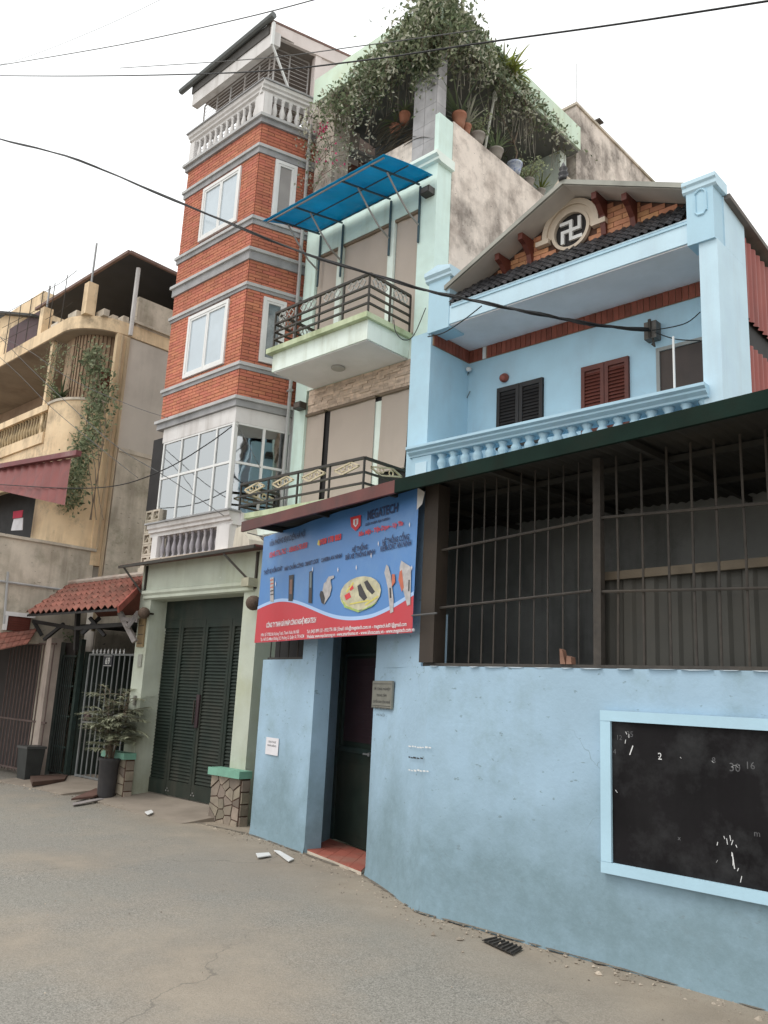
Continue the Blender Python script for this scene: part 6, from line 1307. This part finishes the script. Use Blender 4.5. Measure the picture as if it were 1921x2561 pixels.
for i in range(9): strand(l1, st, at(140+i*5, 850+i*2, 6.72), random.uniform(.4,1.3), .06, 30, .04)
mk('leaves', l1, leafA, sv); mk('stems', st, stem, sv)
# palm in a planter by the gate
pb_ = at(262,2008,6.42); pb_.z = 0; pm = thing('potted_palm', 'dusty bamboo palm in a dark planter between gate 69 and the stone plinth', 'potted plant', pb_)
mk('planter', MB().lathe(pb_, [(.11,0),(.12,.05),(.14,.5),(.155,.52),(.155,.56),(.13,.56),(.12,.5),(.01,.5)], 14), mat('planter_dark', (.045,.043,.045), .7, .2, 6, .1, stain=(.1,.09,.08), stain_amt=.5), pm, True)
lv, sm = MB(), MB(); top = pb_+Vector((0,0,.5))
for i in range(26):
    a = random.uniform(0,6.28); h = random.uniform(.3,1.02); e = top+Vector((math.cos(a)*.22, math.sin(a)*.18, h)); sm.tube([top+Vector((random.gauss(0,.04),random.gauss(0,.04),0)), top.lerp(e,.6)+Vector((0,0,.06)), e], .006, 5, .004)
    for _ in range(6):
        aa = random.uniform(0,6.28); d = Vector((math.cos(aa), math.sin(aa), random.uniform(.15,.7))); q = top.lerp(e, random.uniform(.5,1)); L = random.uniform(.22,.4); pts = [q+d.normalized()*L*t-Vector((0,0,.25*L*t*t)) for t in (0,.25,.5,.75,1)]; sm.tube(pts, .004, 3)
        for k in range(13):
            t = .2+.8*k/12; c = q+d.normalized()*L*t-Vector((0,0,.25*L*t*t)); sd = d.cross(Vector((0,0,1))).normalized()
            for s_ in (-1, 1): blade(lv, c, sd*s_+d*.8+Vector((0,0,random.uniform(-.2,.4))), random.uniform(.11,.2), .018, .6, 3)
mk('fronds', lv, mat('dusty_palm_leaf', (.23,.24,.16), .7, .2, 6, 0, island=.35), pm); mk('stems', sm, stem, pm)
lf_ = MB()
for i in range(500): p = at(random.uniform(100,200), random.uniform(1560,1640), random.uniform(7.0,7.5)); leaf(lf_, p, random.uniform(.06,.12))
for i in range(700): p = at(random.uniform(110,190), random.uniform(1640,1800), random.uniform(7.1,7.6)); leaf(lf_, p, random.uniform(.06,.12))
o = mk('gate_foliage', lf_, leafC, None); tag(o, 'dark foliage of a plant growing inside the number 69 gate', 'plant')
# ================================================================== cables
def cab(pts, r, label, m_=cable, name='overhead_cable', sub=6, twist=0):
    P = [at(u, v, y) for u, v, y in pts]; Q = []
    for i in range(len(P)-1):
        p0, p1, p2, p3 = P[max(i-1,0)], P[i], P[i+1], P[min(i+2,len(P)-1)]
        for k in range(sub):
            t = k/sub; Q.append(.5*((2*p1)+(-p0+p2)*t+(2*p0-5*p1+4*p2-p3)*t*t+(-p0+3*p1-3*p2+p3)*t**3))
    Q.append(P[-1]); mb = MB(); mb.tube(Q, r, 6)
    if twist:
        for ph in (0, 2.1):
            mb.tube([q+Vector((0, math.cos(i*.7+ph)*r*1.5, math.sin(i*.7+ph)*r*1.5)) for i, q in enumerate(Q)], r*.7, 5)
    o = mk(name, mb, m_, None, True); tag(o, label, 'cable', 'overhead cables'); return o
cab([(-150,300,5.6),(0,347,5.75),(200,402,6.0),(480,520,6.35),(760,632,6.7),(1000,707,6.95),(1150,745,7.1),(1300,775,7.2),(1450,806,7.6),(1625,826,8.02)], .013, 'thick twisted black cable bundle sagging to the blue verandah junction box', twist=1)
cab([(-100,188,5.0),(200,190,5.1),(600,181,5.2),(900,152,5.3),(1200,108,5.4),(1560,58,5.5),(2000,-10,5.6)], .0085, 'dark overhead cable crossing the sky above the tower balustrade and vine')
cab([(-60,172,5.0),(0,163,5.0),(300,112,5.1),(600,47,5.2),(820,-10,5.3)], .007, 'thin overhead cable rising steeply from the left sky edge', greycable)
cab([(-60,175,5.2),(60,145,5.2),(250,70,5.3),(420,-10,5.4)], .0035, 'very thin grey wire rising above the steep overhead cable', greycable)
cab([(300,170,6.0),(640,147,6.0),(900,115,6.1),(1190,75,6.2)], .006, 'thin dark wire crossing the vine just above the longer cable', greycable)
cab([(-80,1210,6.0),(0,1212,6.05),(170,1221,6.15),(300,1213,6.3),(420,1170,6.4),(520,1110,6.5),(580,1066,6.6)], .008, 'dark cable sagging across the ochre house to the corner of white bay window')
cab([(-40,800,5.7),(60,905,6.2),(160,1000,6.3),(290,1115,6.4),(420,1195,6.6),(560,1290,6.6)], .006, 'dark wire slanting across the ochre house creeper down to the balcony', greycable)
cab([(-40,860,5.8),(40,930,6.0),(130,1020,6.2),(250,1120,6.3),(345,1195,6.5)], .005, 'grey wire slanting below the creeper wire on the ochre house', greycable)
cab([(-60,820,5.8),(60,870,6.0),(180,950,6.2),(330,1015,6.4),(420,1045,6.6)], .005, 'grey wire running from the ochre balcony to the brick tower', greycable)
cab([(1070,842,7.3),(1110,832,7.3),(1160,800,7.2),(1205,765,7.15)], .007, 'short black drop wire looping below the blue beam end')
cab([(985,800,7.0),(990,830,6.98),(1010,850,7.0),(1035,838,7.3),(1065,770,7.36)], .006, 'loose black loop of wire hanging at the corner of the mint balcony')
cab([(1632,826,8.05),(1680,818,8.05),(1720,806,8.1),(1752,780,8.1)], .006, 'black wire from junction box up behind the blue pier')
cab([(1640,832,8.05),(1690,848,8.05),(1752,852,8.1)], .006, 'black wire from junction box level to the doorway head')
cab([(592,1062,6.9),(615,1100,6.95),(640,1150,7.0),(652,1170,7.1)], .004, 'thin wire hanging down the side panes of the white bay window', greycable)
# aerials
a = at(1430,278,11.6); o = mk('roof_aerial', MB().tube([Vector((-6.87,11.6,12.08)), Vector((-6.87,11.6,13.0))], .008, 5), steel); tag(o, 'thin rod aerial on the mouldy rear wall of the mint house', 'aerial')
p = atx(1495,300,-6.9); t = thing('roof_fixture', 'small dark metal fixture on the sloping far wall top', 'fixture', Vector((-6.87,p.y,12.08))); mk('rod', MB().tube([Vector((-6.87,p.y,12.08)), Vector((-6.87,p.y,12.32))], .015, 6), rust, t); mk('head', MB().box(-6.92,-6.82,p.y-.08,p.y+.08,12.26,12.29), rust, t)
# ================================================================== things on the ground
p = atz(1255,2365,.0); dr = thing('drain_cover', 'dark rectangular drain opening in the dusty road edge at the blue wall', 'drain', p)
c_ = [atz(1205,2352,.006), atz(1238,2345,.006), atz(1308,2372,.006), atz(1282,2388,.006)]
mk('pit', MB().prism(c_, (0,0,.003)), mat('drain_dark', (.03,.027,.023), .95, .3, 20, .3), dr)
for i in range(7):
    t = (i+.5)/7; q0, q1 = c_[0].lerp(c_[3], t), c_[1].lerp(c_[2], t); mk('grate_bar', MB().bar(q0+Vector((0,0,.008)), q1+Vector((0,0,.008)), .01), rust, dr)
for (pts, lab) in ((((640,2136),(672,2134),(678,2141),(645,2146)),'flat white foam scrap lying on the road by the blue wall'),(((685,2128),(700,2130),(735,2150),(722,2156)),'long white foam strip lying at the foot of the blue wall'),(((362,2032),(378,2027),(384,2033),(370,2039)),'crumpled white paper scrap on the concrete apron'),(((180,2010),(260,1995),(262,1999),(184,2015)),'thin grey plank lying at the edge of the road')):
    z_ = .012 if 'apron' not in lab else .03
    o = mk('scrap', MB().prism([atz(u, v, z_) for u, v in pts], (0,0,.009)), white if 'white' in lab else greywood); tag(o, lab, 'scrap')
q = [atz(178,2002,.02), atz(240,1975,.03), atz(262,1985,.05), atz(232,1996,.03)]; o = mk('ramp_board', MB().prism(q, (0,0,.025)), mat('rusty_board', (.13,.07,.055), .8, .2, 5, .2)); tag(o, 'rusty brown ramp board lying before the palm planter', 'board')
q = [atz(75,1950,.03), atz(170,1945,.03), atz(160,1958,.03), atz(80,1966,.03)]; o = mk('ramp_board', MB().prism(q, (0,0,.06)), mat('brown_ramp', (.1,.06,.045), .85, .2, 5, .2)); tag(o, 'low brown board ramp at the foot of the gate frame beside the bin', 'board')
# grit and rubble along the wall foot
gm_ = MB(); random.seed(5)
def pebble(c, r):
    v = [Vector((random.uniform(.6,1.2)*r*x, random.uniform(.6,1.2)*r*y, random.uniform(.5,.9)*r*z)) for x, y, z in ((1,0,0),(0,1,0),(-1,0,0),(0,-1,0),(0,0,1),(0,0,-1))]
    gm_.add([c+q for q in v], [(0,1,4),(1,2,4),(2,3,4),(3,0,4),(1,0,5),(2,1,5),(3,2,5),(0,3,5)])
path = [FA.w(4,0,0), FA.w(0,0,0), FB.w(0,0,0), FC.w(1.2,0,0), FC.w(0,0,0), Vector((-9.0,6.3,0)), Vector((-11.4,6.3,0)), Vector((-14,6.0,0))]
for a, b in zip(path, path[1:]):
    L = (b-a).length
    for i in range(int(L*80)):
        p = a.lerp(b, random.random())-Vector((0,abs(random.gauss(0,.16))+.005,0)); pebble(p+Vector((0,0,.002)), random.choice((.004,.006,.009,.014)) if random.random() < .97 else .03)
for i in range(420): p = Vector((random.uniform(-12,0), random.uniform(2.2,5.6), .012)); pebble(p, random.choice((.003,.005,.007)))
mk('loose_grit', gm_, mat('grit', (.27,.23,.185), .95, .25, 30, .2, island=.5), None, kind='stuff')

# ragged dark seam of dirt where the walls meet the road
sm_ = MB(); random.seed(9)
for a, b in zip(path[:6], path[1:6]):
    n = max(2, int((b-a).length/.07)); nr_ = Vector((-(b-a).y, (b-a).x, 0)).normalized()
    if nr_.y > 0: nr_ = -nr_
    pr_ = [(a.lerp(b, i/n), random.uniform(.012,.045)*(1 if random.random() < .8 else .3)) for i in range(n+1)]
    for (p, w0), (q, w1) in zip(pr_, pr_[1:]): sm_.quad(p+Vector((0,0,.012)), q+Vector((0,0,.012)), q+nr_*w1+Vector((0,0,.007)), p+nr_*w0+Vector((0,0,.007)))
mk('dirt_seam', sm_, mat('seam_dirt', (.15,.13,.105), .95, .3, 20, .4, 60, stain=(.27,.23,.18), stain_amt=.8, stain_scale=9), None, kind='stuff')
